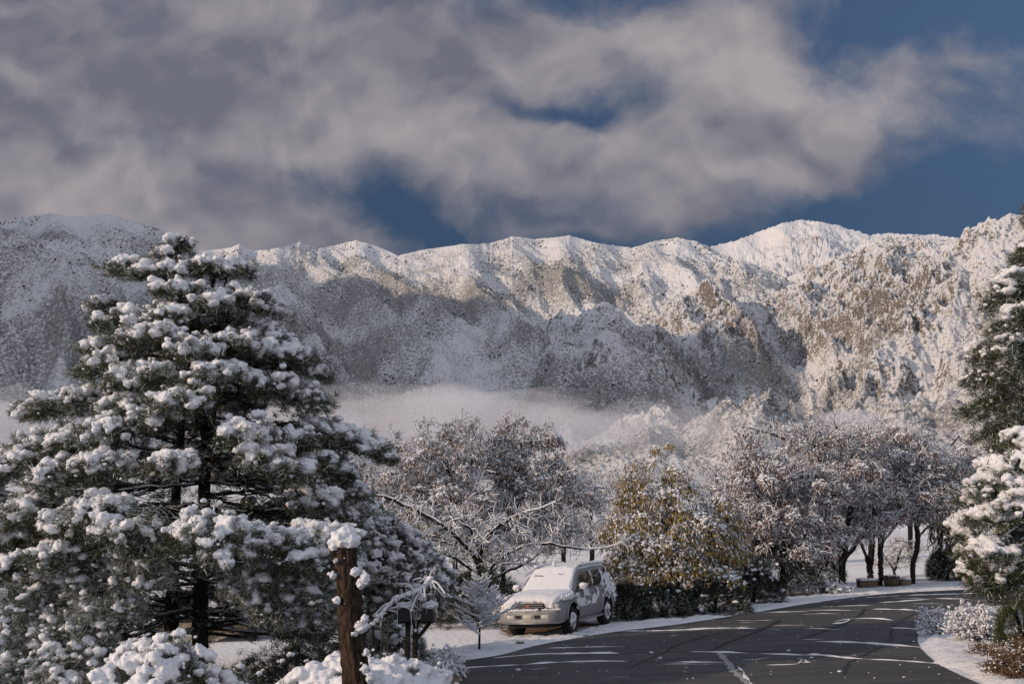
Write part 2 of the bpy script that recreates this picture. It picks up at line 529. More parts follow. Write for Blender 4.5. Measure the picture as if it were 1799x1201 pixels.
def skyl(pts):
    a = []
    for u, v in pts:
        d = ray(u, v); a.append((math.atan2(d[0], d[1]), d[2] / math.hypot(d[0], d[1])))
    a.sort(); a = np.array(a)
    return a[:, 0], a[:, 1]
MAIN = [(-500, 470), (-200, 430), (200, 450), (330, 445), (400, 436), (420, 430), (445, 441), (480, 438), (527, 426), (555, 438), (585, 432), (625, 423), (660, 432), (700, 449), (740, 440), (810, 430), (860, 428),
        (900, 416), (940, 421), (1000, 414), (1050, 428), (1110, 436), (1150, 424), (1190, 418), (1220, 424), (1255, 438), (1300, 455), (1380, 490), (1430, 474), (1480, 448), (1540, 424), (1600, 416), (1700, 424), (1800, 430), (2000, 420), (2300, 440)]
BACK = [(-500, 700), (1100, 520), (1200, 452), (1250, 433), (1290, 424), (1340, 405), (1375, 393), (1410, 387), (1440, 391), (1470, 398), (1530, 414), (1560, 411), (1640, 415), (1700, 421), (1900, 450), (2300, 480)]
LEFT = [(-900, 430), (-400, 400), (-100, 398), (0, 392), (40, 385), (90, 376), (130, 383), (150, 381), (190, 378), (240, 392), (290, 408), (330, 432), (380, 500), (420, 580), (470, 660), (540, 760), (700, 860), (2300, 900)]
RIGHT = [(-900, 900), (1300, 830), (1400, 750), (1450, 690), (1500, 630), (1560, 560), (1600, 515), (1640, 470), (1690, 428), (1715, 408), (1740, 396), (1775, 377), (1799, 380), (1850, 360), (2000, 350), (2300, 380)]
CLIFF = [(-900, 900), (860, 800), (930, 660), (950, 605), (966, 566), (985, 556), (1012, 561), (1032, 548), (1060, 535), (1088, 545), (1105, 566), (1140, 592), (1175, 600), (1200, 640), (1260, 690), (1310, 740), (1400, 830), (2300, 900)]
FOOT = [(-900, 800), (500, 810), (900, 806), (1000, 792), (1080, 765), (1140, 742), (1200, 765), (1260, 730), (1320, 705), (1370, 722), (1430, 742), (1500, 735), (1560, 716), (1640, 705), (1720, 695), (1800, 690), (2300, 700)]

def box_blur(Q, k):
    for ax in (0, 1):
        c = np.cumsum(np.pad(Q, [(k + 1, k) if q == ax else (0, 0) for q in (0, 1)], mode='edge'), axis=ax)
        n = Q.shape[ax]
        Q = (np.take(c, np.arange(2 * k + 1, 2 * k + 1 + n), ax) - np.take(c, np.arange(n), ax)) / (2 * k + 1)
    return Q
def build_terrain():
    nth, nr = 1500, 640
    th = np.linspace(R(-40), R(40), nth)
    rr = np.concatenate([np.linspace(700, 1400, 60, endpoint=False), np.linspace(1400, 4600, 500, endpoint=False), np.linspace(4600, 6800, 80)])
    T, Rr = np.meshgrid(th, rr)                 # (nr, nth)
    x, y = Rr * np.sin(T), Rr * np.cos(T)
    base = fan(Rr)
    H = base.copy()
    wx = 120 * pn(x / 700, y / 700, 3) + 40 * pn(x / 230, y / 230, 4)
    wy = 120 * pn(x / 700, y / 700, 5) + 40 * pn(x / 230, y / 230, 6)
    S = np.zeros_like(H)
    def layer(pts, rc, rf, p, seed, amp, skew, back=0.55):
        nonlocal H, S
        a, tE = skyl(pts)
        t1 = np.interp(th, a, tE)
        live = sstep(t1, 0.05, 0.085)
        rcv = rc * (1 + 0.05 * pn(th * 9, th * 0, seed) + 0.03 * pn(th * 31, th * 0, seed + 1))
        rfv = rf * (1 + 0.06 * pn(th * 12, th * 0 + 4, seed))
        zc = EYE[2] + rcv * t1
        s = np.clip((Rr - rfv) / (rcv - rfv), 0, 1)
        zf = fan(rfv)
        hh = zf + (zc - zf) * s ** p
        over = np.maximum(Rr - rcv, 0)
        hh = hh - over * back
        # spurs and gullies that run down the fall line, slanting a little
        al = T * rc + skew * (Rr - rc) + wx * 0.8
        dn = Rr + wy
        env = np.sin(np.pi * np.clip(s, 0, 1) ** 0.8) * 0.85 + 0.15
        rel = amp * (0.95 * ridged(al / 420, dn / 1500, seed + 2) + 0.55 * ridged(al / 170 + 7, dn / 600, seed + 3) + 0.28 * ridged(al / 75, dn / 240, seed + 4))
        rel = rel - amp * 0.5
        inside = (Rr > rfv) & (Rr < rcv * 1.25)
        hh = hh + np.where(inside, rel * env, 0)
        # bring the skyline of this layer back to where it belongs
        hh = np.where(s > 0, hh, -500.0)
        app = (hh - EYE[2]) / Rr
        mx_ = np.maximum(app.max(0), 0.01)
        k = np.convolve(np.pad(mx_, 4, mode='edge'), np.ones(9) / 9, 'valid')
        hh = np.where(hh > zf, zf + (hh - zf) * ((t1 * rcv - zf) / np.maximum(k * rcv - zf, 1)), hh)
        hh = np.where(live > 0, hh - 250 * (1 - live), -500.0)
        up = hh > H
        S = np.where(up, s, S)
        H = np.maximum(H, hh)
    layer(BACK, 5600, 3600, 1.0, 11, 60, 0.2)
    layer(MAIN, 4100, 2350, 1.05, 23, 80, 0.42)
    layer(LEFT, 3300, 2000, 0.85, 37, 72, 0.10)
    layer(RIGHT, 2900, 1850, 0.95, 51, 68, -0.35)
    H0 = H.copy()
    layer(CLIFF, 3050, 2050, 0.95, 91, 26, 0.15, 0.3)
    onc = box_blur((H > H0).astype(float), 5)
    layer(FOOT, 2150, 1500, 1.0, 67, 26, 0.3, 0.25)
    # crags: narrow ribs of rock standing out of the steeper faces
    xs, ys = x + 25 * pn(x / 90, y / 90, 71), y + 25 * pn(x / 90, y / 90, 72)
    ug = 899.5 + F * np.tan(T)                  # rough bearing in photograph columns, to say where each rock face is
    def zone(u0, u1, a0, a1, soft=60):
        E = (H - EYE[2]) / Rr
        return sstep(ug, u0 - soft, u0 + soft) * (1 - sstep(ug, u1 - soft, u1 + soft)) * sstep(E, a0 - .015, a0 + .02) * (1 - sstep(E, a1 - .02, a1 + .02))
    def el(v): d = ray(900, v); return d[2] / d[1]
    crag = 0.10 + 0.30 * zone(-300, 330, el(680), el(400)) + 0.75 * zone(940, 1330, el(720), el(540)) + 0.85 * zone(1250, 1640, el(650), el(480)) + 0.95 * zone(1420, 2000, el(720), el(395), 90) + 0.25 * zone(600, 950, el(700), el(600)) + 0.5 * zone(1200, 2000, el(800), el(690), 80)
    crag = np.maximum(crag, 0.85 * onc * sstep(S, 0.12, 0.4))
    crag = crag * (1 - 0.85 * onc * (1 - sstep(S, 0.2, 0.55)))
    crag = np.clip(crag * (0.75 + 0.7 * fbm(x / 240, y / 240, 3, 80)), 0, 1.1)
    onm = sstep(S, 0.02, 0.15)
    al = T * 3400 + 0.38 * Rr + 110 * pn(x / 420, y / 420, 82)
    m1 = sstep(fbm(x / 170, y / 170, 2, 120), -.35, .45); m2 = sstep(fbm(x / 120, y / 120, 2, 125), -.3, .5)
    rib1 = ridged((al + 1.1 * (xs - x)) / 88, Rr / 420, 83); rib2 = ridged((al + xs - x) / 36, Rr / 170, 84)
    ribs = 30 * np.sign(rib1) * np.abs(rib1) ** .8 * (.35 + .65 * m1) + 16 * rib2 * m2 + 13 * ridged(xs / 52, ys / 52, 85) + 9 * ridged(x / 20, Rr / 34, 86)
    fine = 13 * ridged((al + xs - x) / 85 + .3 * pn(x / 60, y / 60, 89), Rr / 200, 88) + 8 * fbm(xs / 60, ys / 60, 3, 90) + 8 * ridged(x / 28, y / 28, 95) + 5 * ridged(x / 14, y / 14, 97) + 2.5 * pn(x / 8, y / 8, 96)
    top = 1 - 0.8 * sstep(S, 0.85, 1.0)
    H = H + onm * top * (crag * ribs + fine * (0.45 + 0.8 * crag))
    # slope -> bare rock, gentle -> snow
    dHr = np.gradient(H, axis=0) / np.gradient(Rr, axis=0)
    dHt = np.gradient(H, axis=1) / np.gradient(T, axis=1) / Rr
    sl = np.hypot(dHr, dHt)
    rock = sstep(sl, 0.85, 2.6) * (0.20 + 0.58 * np.clip(crag, 0, 1)) - 0.04
    snowy = sstep((H - EYE[2]) / Rr, el(560), el(450)) * sstep(ug, 1000, 1300)
    scrub = np.clip(0.5 - 0.35 * snowy + 0.55 * fbm(x / 330, y / 330, 4, 100) + 0.25 * (1 - crag), 0, 1) * sstep(Rr, 1400, 1700) * (1 - 0.55 * sstep(S, .75, .98))
    warm = np.clip(sstep(ug, 1180, 1480) * 0.9 + 0.15 - 0.3 * onc, 0, 1)
    mb = MB()
    V = np.stack([x, y, H], 2).reshape(-1, 3)
    i = (np.arange(nr - 1)[:, None] * nth + np.arange(nth - 1)[None]).ravel()
    mb.add(V, np.stack([i, i + 1, i + nth + 1, i + nth], 1))
    o = mb.build('mountains', MOUNTAIN, smooth=False)
    for nm, arr in (('rock', rock), ('scrub', scrub), ('warm', warm)):
        a = o.data.attributes.new(nm, 'FLOAT', 'POINT'); a.data.foreach_set('value', arr.astype(np.float32).ravel())
    tag(o, kind='structure')
    return th, rr, x, y, H, S, sl, scrub, crag

def fan(r):
    """the snowy apron rising from the road to the foot of the range"""
    r = np.asarray(r, float)
    return np.where(r < 60, 0, np.where(r < 160, (r - 60) ** 2 * 0.0003, 3 + (r - 160) * 0.058))
th, rr, tx, ty, tH, tS, tsl, tscrub, tcrag = build_terrain()

# trees and bushes too many and too far to count, standing on the slopes
CONC = box_blur(tH, 9) - box_blur(tH, 2)
def build_forest():
    rng = np.random.default_rng(5)
    N = 1500000
    i = rng.integers(0, tH.shape[0] - 1, N); j = rng.integers(0, tH.shape[1] - 1, N)
    r_ = rr[i]
    x, y, z = tx[i, j], ty[i, j], tH[i, j]
    dens = sstep(fbm(x / 210, y / 210, 4, 200) + 0.9 * (tscrub[i, j] - 0.5), -0.3, 0.75) * (tsl[i, j] < 1.25) * sstep(tS[i, j], 0.03, 0.2)
    dens = dens * (1 - 0.6 * sstep(tS[i, j], .7, .95)) + 0.55 * ((tS[i, j] > .93) & (pn(x / 300, y / 300, 210) > -0.1) & (x < 700))
    uu = 899.5 + F * x / y
    dens = np.maximum(dens, 0.85 * ((tS[i, j] > .80) & (tS[i, j] < .995) & (uu > 1235) & (uu < 1400) & (r_ > 3300) & (r_ < 4500) & (z / r_ < .33)))
    dens = np.maximum(dens, 0.6 * ((tS[i, j] > .86) & (uu > 1430) & (uu < 1700) & (r_ > 3300) & (r_ < 4600)))
    dens = dens * sstep(rr[i], 1450, 1800)
    conc = CONC[i, j]
    dens = np.clip(dens * (.6 + 1.3 * sstep(conc, 0, 10) - .45 * sstep(-conc, 1, 12)), 0, 1)
    keep = rng.random(N) < dens * 0.24
    x, y, z = x[keep], y[keep], z[keep]
    n = len(x)
    hgt = (2.0 + 5.0 * rng.random(n) ** 2) * np.clip(np.hypot(x, y) / 3000, .55, 1.1) * (0.8 + 0.5 * rng.random(n)); wd = hgt * rng.uniform(0.3, 0.55, n)
    x = x + rng.uniform(-3, 3, n); y = y + rng.uniform(-3, 3, n)
    k = 4
    a = np.arange(k) * 2 * math.pi / k
    ring = np.stack([np.cos(a), np.sin(a)], 1)
    V = np.zeros((n, 2 * k + 1, 3))
    jit = rng.uniform(.7, 1.3, (n, k))
    V[:, :k, 0] = x[:, None] + ring[None, :, 0] * wd[:, None] * jit; V[:, :k, 1] = y[:, None] + ring[None, :, 1] * wd[:, None] * jit; V[:, :k, 2] = (z - 1.5)[:, None]
    V[:, k:2 * k, 0] = x[:, None] + ring[None, :, 0] * wd[:, None] * .75; V[:, k:2 * k, 1] = y[:, None] + ring[None, :, 1] * wd[:, None] * .75; V[:, k:2 * k, 2] = (z + hgt * .45)[:, None]
    V[:, 2 * k] = np.stack([x, y, z + hgt], 1)
    q = np.arange(k); q2 = (q + 1) % k
    quad = np.stack([q, q2, q2 + k, q + k], 1); tri = np.stack([q + k, q2 + k, np.full(k, 2 * k)], 1)
    off = (np.arange(n) * (2 * k + 1))[:, None, None]
    mb = MB()
    mb.add(V.reshape(-1, 3), (off + quad[None]).reshape(-1, 4))
    mb.v.append(np.zeros((0, 3))); mb.f.append((off + tri[None]).reshape(-1, 3)); mb.m.append(0)
    m, t, b = mat('slope_trees', rough=0.9, spec=0.1)
    rnd = geo(t).outputs['Random Per Island']
    nz = t.xyz(geo(t).outputs['Normal'])[2]
    c = t.mix(rnd, (0.045, 0.045, 0.038), (0.15, 0.14, 0.13))
    f = t.step(t.math('ADD', nz, t.math('MULTIPLY', rnd, 0.9)), 0.75, 1.25)
    t.l.new(t.mix(f, c, (0.75, 0.76, 0.79)), b.inputs['Base Color'])
    o = mb.build('forest', m)
    tag(o, 'snow dusted trees and scrub scattered over the mountain slopes', 'forest', kind='stuff')
build_forest()

# an added ridge, out of view on the left, put up to shade the lower range
def build_shade_ridge():
    yy_ = np.linspace(-900, 4600, 180); xx = np.linspace(-5200, -2050, 120)
    Xg, Yg = np.meshgrid(xx, yy_)
    crest = np.interp(yy_, [-900, 0, 700, 1250, 1700, 2300, 2900, 3500, 4600], RIDGE)
    s = 1 - np.abs(Xg + 3100) / np.where(Xg > -3100, 1050, 2100)
    H = 60 + np.clip(s, 0, 1) * crest[:, None] + 120 * np.clip(s * (1 - s), 0, 1) * (ridged(Yg / 320 + Xg / 900, Xg / 900, 301) * 2) + 40 * fbm(Xg / 150, Yg / 150, 4, 303) * np.clip(crest[:, None] / 800, 0, 1)
    n1_, n2_ = Xg.shape
    mb = MB()
    i = (np.arange(n1_ - 1)[:, None] * n2_ + np.arange(n2_ - 1)[None]).ravel()
    mb.add(np.stack([Xg, Yg, H - 60], 2).reshape(-1, 3), np.stack([i, i + 1, i + n2_ + 1, i + n2_], 1))
    o = mb.build('shade_ridge', MOUNTAIN)
    for nm, val in (('rock', 0.3), ('scrub', 0.5), ('warm', 0.3)):
        a = o.data.attributes.new(nm, 'FLOAT', 'POINT'); a.data.foreach_set('value', np.full(n1_ * n2_, val, np.float32))
    tag(o, kind='structure')
RIDGE = [0, 0, 560, 1680, 1960, 1900, 1820, 1750, 1500]  # crest heights shaped by where the shadow edge should fall
build_shade_ridge()

# ------------------------------------------------------------------ low mist lying on the valley floor
def fog(name, u0, u1, v0, v1, Y, depth, dens, seed, label):
    a, b_ = at(u0, (v0 + v1) / 2, Y), at(u1, (v0 + v1) / 2, Y)
    zt, zb = at((u0 + u1) / 2, v0, Y)[2], at((u0 + u1) / 2, v1, Y)[2]
    bm = bmesh.new()
    bmesh.ops.create_icosphere(bm, subdivisions=5, radius=1.0)
    for v in bm.verts:
        c = v.co
        w_ = 1 + 0.35 * float(pn(c.x * 2.6 + seed, c.y * 2.0 + c.z, seed)) + 0.22 * float(pn(c.x * 7 + seed, c.z * 3 + c.y * 4, seed + 1)) + 0.08 * float(pn(c.x * 19 + seed, c.z * 9 + c.y * 9, seed + 2))
        v.co = Vector((c.x * (b_[0] - a[0]) / 2, c.y * depth, c.z * (zt - zb) / 2)) * w_
    mb = MB(); mb.bm(bm); bm.free()
    m = bpy.data.materials.new('mist_air'); m.use_nodes = True
    t = NT(m.node_tree); t.n.clear()
    pv = t.new('ShaderNodeVolumePrincipled')
    pv.inputs['Color'].default_value = (0.90, 0.90, 0.94, 1)
    pv.inputs['Density'].default_value = dens
    pv.inputs['Anisotropy'].default_value = 0.0
    o_ = t.new('ShaderNodeOutputMaterial'); t.l.new(pv.outputs[0], o_.inputs['Volume'])
    o = mb.build(name, m)
    o.location = ((a + b_) / 2)[0], Y, (zt + zb) / 2
    tag(o, label, 'mist', kind='stuff')
fog('mist', 300, 1110, 690, 815, 1250, 160, 0.0050, 1, 'thick grey mist bank lying behind the pine and brown trees')
fog('mist', 850, 1330, 712, 800, 1330, 150, 0.0020, 4, 'thin ragged mist drifting across the foothills at centre')
fog('mist', -420, 160, 690, 850, 1250, 160, 0.0055, 2, 'mist bank at the left edge behind the pine')
fog('mist', 1425, 1545, 722, 750, 1480, 60, 0.010, 3, 'small wisp of mist caught under the right rock face')

# ------------------------------------------------------------------ ground and road
def poly_inside(x, y, poly):
    inside = np.zeros(x.shape, bool)
    n = len(poly)
    for i in range(n):
        x0, y0 = poly[i]; x1, y1 = poly[(i + 1) % n]
        cond = ((y0 > y) != (y1 > y)) & (x < (x1 - x0) * (y - y0) / (y1 - y0 + 1e-12) + x0)
        inside ^= cond
    return inside

ROAD_PX = [(770, 1201), (752, 1180), (790, 1165), (880, 1150), (955, 1131), (1085, 1109), (1180, 1098), (1260, 1086), (1330, 1075), (1420, 1060), (1500, 1049), (1580, 1041), (1680, 1036), (1799, 1029), (2100, 1012)]
ROAD_LEFT = [ground_at(u, v)[:2] for u, v in ROAD_PX]
ROAD_RPX = [(2100, 1052), (1799, 1062), (1720, 1068), (1660, 1078), (1625, 1098), (1612, 1126), (1640, 1160), (1700, 1192), (1760, 1215)]
ROAD_RIGHT = [ground_at(u, v)[:2] for u, v in ROAD_RPX]
def smooth_line(p, n=6):
    p = np.array(p); t = np.arange(len(p)); tt = np.linspace(0, len(p) - 1, (len(p) - 1) * n + 1)
    out = []
    for q in tt:
        i = int(min(q, len(p) - 2)); f = q - i
        p0, p1, p2, p3 = p[max(i - 1, 0)], p[i], p[i + 1], p[min(i + 2, len(p) - 1)]
        out.append(0.5 * (2 * p1 + (p2 - p0) * f + (2 * p0 - 5 * p1 + 4 * p2 - p3) * f * f + (3 * p1 - p0 - 3 * p2 + p3) * f ** 3))
    return np.array(out)
left_l, right_l = smooth_line(ROAD_LEFT), smooth_line(ROAD_RIGHT)
# the road runs on out of sight: behind the camera at both ends
near_l, near_r = left_l[0], right_l[-1]
road_poly = np.concatenate([[[near_l[0] - 1.5, 9.0], [near_l[0] - 3.0, -30.0], [near_r[0] + 2, -30.0], [near_r[0] + 1.0, 9.0]][:1], left_l, right_l, [[near_r[0] + 0.4, 9.0], [near_r[0] + 1.0, -30.0], [near_l[0] - 3.0, -30.0]]])

def build_ground():
    m, t, b = mat('valley_snow', rough=0.85, spec=0.15)
    co = objco(t)
    y = t.xyz(co)[1]
    n = t.noise(co, 0.9, 6, 0.62)
    n2 = t.noise(co, 0.16, 5, 0.6)
    farf = t.step(y, 50, 75)
    f = t.math('MULTIPLY', t.step(t.math('ADD', n, t.math('MULTIPLY', n2, 0.6)), 0.86, 0.98), farf)
    c = t.mix(f, (0.80, 0.81, 0.84), (0.16, 0.145, 0.12))
    # bare earth where the car kept the snow off
    cp = ground_at(985, 1109)
    dx = t.math('SUBTRACT', t.xyz(co)[0], cp[0] - 0.15); dy = t.math('SUBTRACT', y, cp[1] + 0.9)
    rd = t.math('ADD', t.math('MULTIPLY', t.math('MULTIPLY', dx, dx), 0.38), t.math('MULTIPLY', t.math('MULTIPLY', dy, dy), 0.15))
    e = t.math('SUBTRACT', 1.0, t.step(t.math('ADD', rd, t.math('MULTIPLY', t.math('SUBTRACT', t.noise(co, 3.5, 4), .5), 1.0)), 0.75, 1.0))
    c = t.mix(e, c, t.mix(t.noise(co, 9.0, 4), (0.10, 0.065, 0.04), (0.22, 0.15, 0.10)))
    t.l.new(c, b.inputs['Base Color'])
    bump(t, b, t.math('ADD', t.noise(co, 6.0, 5, .6), t.noise(co, 0.5, 3)), 0.6, 0.12)
    th_ = np.linspace(-math.pi, math.pi, 361)
    r_ = np.concatenate([[0.0], np.geomspace(1.0, 60, 90), np.geomspace(62, 720, 90), np.geomspace(760, 30000, 30)])
    T, Rg = np.meshgrid(th_, r_)
    x, y = Rg * np.sin(T), Rg * np.cos(T)
    z = gz(x, y) * (1 - sstep(Rg, 60, 200))
    fwd = sstep(np.cos(T), -0.1, 0.5)
    z = z + np.minimum(fan(np.minimum(Rg, 712)), 45) * fwd - np.where(Rg > 712, (Rg - 712) * 0.004, 0) * fwd + 0.5 * fbm(x / 17, y / 17, 3, 400) * sstep(Rg, 70, 110) * (Rg < 720)
    mb = MB()
    nt = len(th_)
    i = (np.arange(len(r_) - 1)[:, None] * nt + np.arange(nt - 1)[None]).ravel()
    mb.add(np.stack([x, y, z], 2).reshape(-1, 3), np.stack([i, i + nt, i + nt + 1, i + 1], 1))
    tag(mb.build('ground', m), kind='structure')
build_ground()

def flat_poly(poly, z):
    bm = bmesh.new()
    vs = [bm.verts.new((p[0], p[1], gz(p[0], p[1]) + z)) for p in poly]
    es = [bm.edges.new((vs[i], vs[(i + 1) % len(vs)])) for i in range(len(vs))]
    bmesh.ops.triangle_fill(bm, use_beauty=True, edges=es)
    for f in bm.faces:
        if f.normal.z < 0: f.normal_flip()
    return bm

def build_road():
    m, t, b = mat('asphalt', rough=0.75, spec=0.35)
    co = objco(t)
    n = t.noise(co, 140.0, 4, 0.75); n2 = t.noise(co, 0.5, 4); n3 = t.noise(co, 5.0, 4, .7)
    c = t.mix(t.math('ADD', t.math('MULTIPLY', n2, .5), t.math('MULTIPLY', n3, .5)), (0.036, 0.036, 0.039), (0.078, 0.077, 0.079))
    c = t.mix(t.step(n, 0.5, 0.8), c, (0.12, 0.118, 0.115))
    mp = t.new('ShaderNodeMapping'); t.l.new(co, mp.inputs[0]); mp.inputs['Scale'].default_value = (0.25, 2.6, 1); mp.inputs['Rotation'].default_value = (0, 0, -0.12)
    damp = t.step(t.noise(mp.outputs[0], 1.0, 5, 0.6), 0.38, 0.62)
    c = t.mix(t.math('MULTIPLY', damp, 0.55), c, (0.105, 0.104, 0.104))
    t.l.new(c, b.inputs['Base Color'])
    t.l.new(t.lin(n2, 0.3, 0.7, 0.5, 0.85), b.inputs['Roughness'])
    bump(t, b, n, 0.5, 0.01)
    bm = flat_poly(road_poly, 0.012)
    mb = MB(); mb.bm(bm); bm.free()
    road = mb.build('road', m, smooth=False)
    tag(road, kind='structure')
    # sealed cracks: a dark line and a pale worn one
    rng = np.random.default_rng(12)
    def crack(name, px, w0, mt, z):
        p = smooth_line([ground_at(u, v)[:2] for u, v in px], 8)
        p = p + rng.normal(0, 0.02, p.shape)
        tn = np.gradient(p, axis=0); tn /= np.linalg.norm(tn, axis=1, keepdims=True)
        nn_ = np.stack([-tn[:, 1], tn[:, 0]], 1)
        wd = w0 * (0.6 + 0.8 * rng.random(len(p)))[:, None]
        L, Rt = p + nn_ * wd, p - nn_ * wd
        V = np.concatenate([np.c_[L, gz(L[:, 0], 0) + z], np.c_[Rt, gz(Rt[:, 0], 0) + z]])
        k = np.arange(len(p) - 1); n_ = len(p)
        mb = MB(); mb.add(V, np.stack([k + n_, k + n_ + 1, k + 1, k], 1))
        o = mb.build(name, mt); tag(o, kind='structure')
    tar, *_ = mat('tar_line', (0.018, 0.018, 0.02), 0.5)
    pale, *_ = mat('pale_crack', (0.30, 0.30, 0.31), 0.9)
    crack('road_crack', [(1250, 1142), (1290, 1125), (1340, 1105), (1370, 1090)], 0.05, tar, 0.017)
    crack('road_crack', [(1400, 1125), (1460, 1105), (1500, 1088), (1520, 1070)], 0.05, tar, 0.017)
    crack('road_crack', [(1262, 1146), (1275, 1160), (1290, 1180), (1310, 1200), (1330, 1225)], 0.06, pale, 0.016)
    crack('road_crack', [(1100, 1175), (1160, 1150), (1200, 1130), (1280, 1108)], 0.022, tar, 0.0185)
    crack('road_crack', [(1480, 1185), (1500, 1160), (1560, 1130), (1570, 1100), (1620, 1072)], 0.025, tar, 0.0175)
    crack('road_crack', [(800, 1160), (1000, 1152), (1250, 1144), (1450, 1147), (1600, 1160)], 0.02, tar, 0.018)
build_road()

def build_road_snow():
    """narrow drifts left between the wheel tracks"""
    rng = np.random.default_rng(21)
    mb = MB()
    def strip(px, wpx, gaps=0.0):
        wpx = wpx * 1.3
        p = np.array([ground_at(u, v)[:2] for u, v in px])
        L = np.linalg.norm(np.diff(p, axis=0), axis=1).sum()
        p = smooth_line(p, max(4, int(L / (len(px) - 1) / 0.09)))
        n = len(p)
        s = np.arange(n) * 0.09
        wig = 0.03 * fbm(s / 0.7, s * 0 + rng.random() * 99, 3, int(rng.integers(900)))
        tn = np.gradient(p, axis=0); tn /= np.linalg.norm(tn, axis=1, keepdims=True) + 1e-9
        nn_ = np.stack([-tn[:, 1], tn[:, 0]], 1)
        w_ = wpx * (0.55 + 0.75 * pn(s / 0.45, s * 0 + rng.random() * 99, 5) + 0.5 * pn(s / 1.6, s * 0 + rng.random() * 50, 8))
        w_ = w_ * np.minimum(1, np.minimum(np.arange(n), n - 1 - np.arange(n)) / 6)
        if gaps: w_ = w_ - gaps * wpx * sstep(pn(s / 2.2, s * 0 + rng.random() * 70, 3), 0.0, 0.35)
        w_ = np.maximum(w_, 0.0)[:, None]
        c = p + nn_ * wig[:, None]
        rows = []
        for q, hz in ((-1, 0.0), (-.6, .5), (0, 1), (.6, .5), (1, 0)):
            e = c + nn_ * w_ * (q + 0.25 * (rng.random((n, 1)) - .5))
            rows.append(np.c_[e, gz(e[:, 0], 0) + 0.016 + hz * np.minimum(w_[:, 0] * .3, 0.03)])
        V = np.concatenate(rows)
        k = np.arange(n - 1)
        k = k[(w_[:-1, 0] > 0.004) | (w_[1:, 0] > 0.004)]
        for r in range(4):
            mb.add(V[r * n:(r + 2) * n], np.stack([k, k + n, k + n + 1, k + 1], 1)[:, ::-1])
    S = [([(862, 1157), (950, 1149), (1030, 1148), (1090, 1148)], .09, 0), ([(780, 1176), (880, 1170), (1000, 1163), (1110, 1162)], .10, .5), ([(960, 1139), (1030, 1137), (1093, 1136)], .08, 0),
         ([(1210, 1145), (1300, 1147), (1400, 1151), (1440, 1151), (1500, 1157), (1600, 1162), (1680, 1170)], .10, 0), ([(1380, 1161), (1420, 1164), (1400, 1156)], .10, .3), ([(1160, 1161), (1200, 1163), (1280, 1165)], .06, .5),
         ([(1345, 1169), (1400, 1167), (1408, 1158)], .09, 0), ([(1430, 1127), (1500, 1129), (1560, 1133), (1625, 1138)], .10, 0), ([(1450, 1124), (1390, 1123)], .05, .2), ([(1560, 1103), (1610, 1105), (1660, 1108)], .09, 0),
         ([(1460, 1096), (1480, 1094), (1490, 1088), (1462, 1092)], .09, 0), ([(1494, 1086), (1540, 1087), (1570, 1090)], .08, .2), ([(1530, 1070), (1580, 1071), (1620, 1073)], .11, 0), ([(1640, 1076), (1700, 1078)], .11, 0),
         ([(1270, 1090), (1340, 1090), (1400, 1088)], .06, .6), ([(1340, 1105), (1375, 1107)], .06, 0), ([(1080, 1109), (1170, 1108), (1260, 1104), (1330, 1104)], .10, .2), ([(1380, 1074), (1440, 1072), (1520, 1073)], .07, .5),
         ([(1480, 1060), (1560, 1058), (1640, 1052)], .07, .5), ([(1520, 1050), (1600, 1046), (1700, 1043), (1799, 1039)], .10, 0), ([(1560, 1052), (1620, 1051), (1710, 1053)], .07, .2), ([(1700, 1055), (1760, 1056), (1799, 1055)], .08, 0),
         ([(1290, 1079), (1350, 1076), (1420, 1074)], .08, .4), ([(1600, 1060), (1660, 1061)], .05, 0), ([(1290, 1082), (1240, 1085), (1200, 1092)], .05, .5), ([(1300, 1100), (1420, 1098)], .03, .9), ([(1170, 1118), (1200, 1114)], .05, .2),
         ([(1297, 1170), (1306, 1182), (1316, 1196), (1330, 1215)], .06, .3), ([(1440, 1066), (1540, 1063)], .05, .6), ([(1280, 1112), (1380, 1113)], .03, .8), ([(860, 1180), (960, 1176)], .03, .8), ([(1110, 1150), (1135, 1150)], .04, 0)]
    for _ in range(34):
        u0, v0 = rng.uniform(900, 1750), rng.uniform(1050, 1195)
        ln = rng.uniform(20, 90) * (v0 - 980) / 130
        S.append(([(u0, v0), (u0 + ln * .5, v0 + rng.normal(0, 1.2)), (u0 + ln, v0 + rng.normal(0, 2))], rng.uniform(.02, .05), rng.uniform(.2, .8)))
    for px, wd, gp in S:
        q = [ground_at(*e)[:2] for e in px]
        if all(poly_inside(np.array([e[0]]), np.array([e[1]]), road_poly)[0] for e in q) or wd > .051: strip(px, wd * 0.85, gp)
    # small crumbs
    n = 260
    u = rng.uniform(800, 1799, n); v = rng.uniform(1040, 1195, n)
    P_ = np.array([ground_at(a, b) for a, b in zip(u, v)])
    ok = poly_inside(P_[:, 0], P_[:, 1], road_poly)
    P_ = P_[ok]; sz = rng.uniform(0.006, 0.016, len(P_)) * (1 + 1.6 * (rng.random(len(P_)) > .93))
    P_[:, 2] += 0.016
    mb.blobs(P_, np.stack([sz * 1.5, sz, sz * .6], 1), rng, lod=1)
    tag(mb.build('road_snow', SNOW), 'thin streaks and crumbs of snow left across the dark road', 'snow', kind='stuff')
build_road_snow()

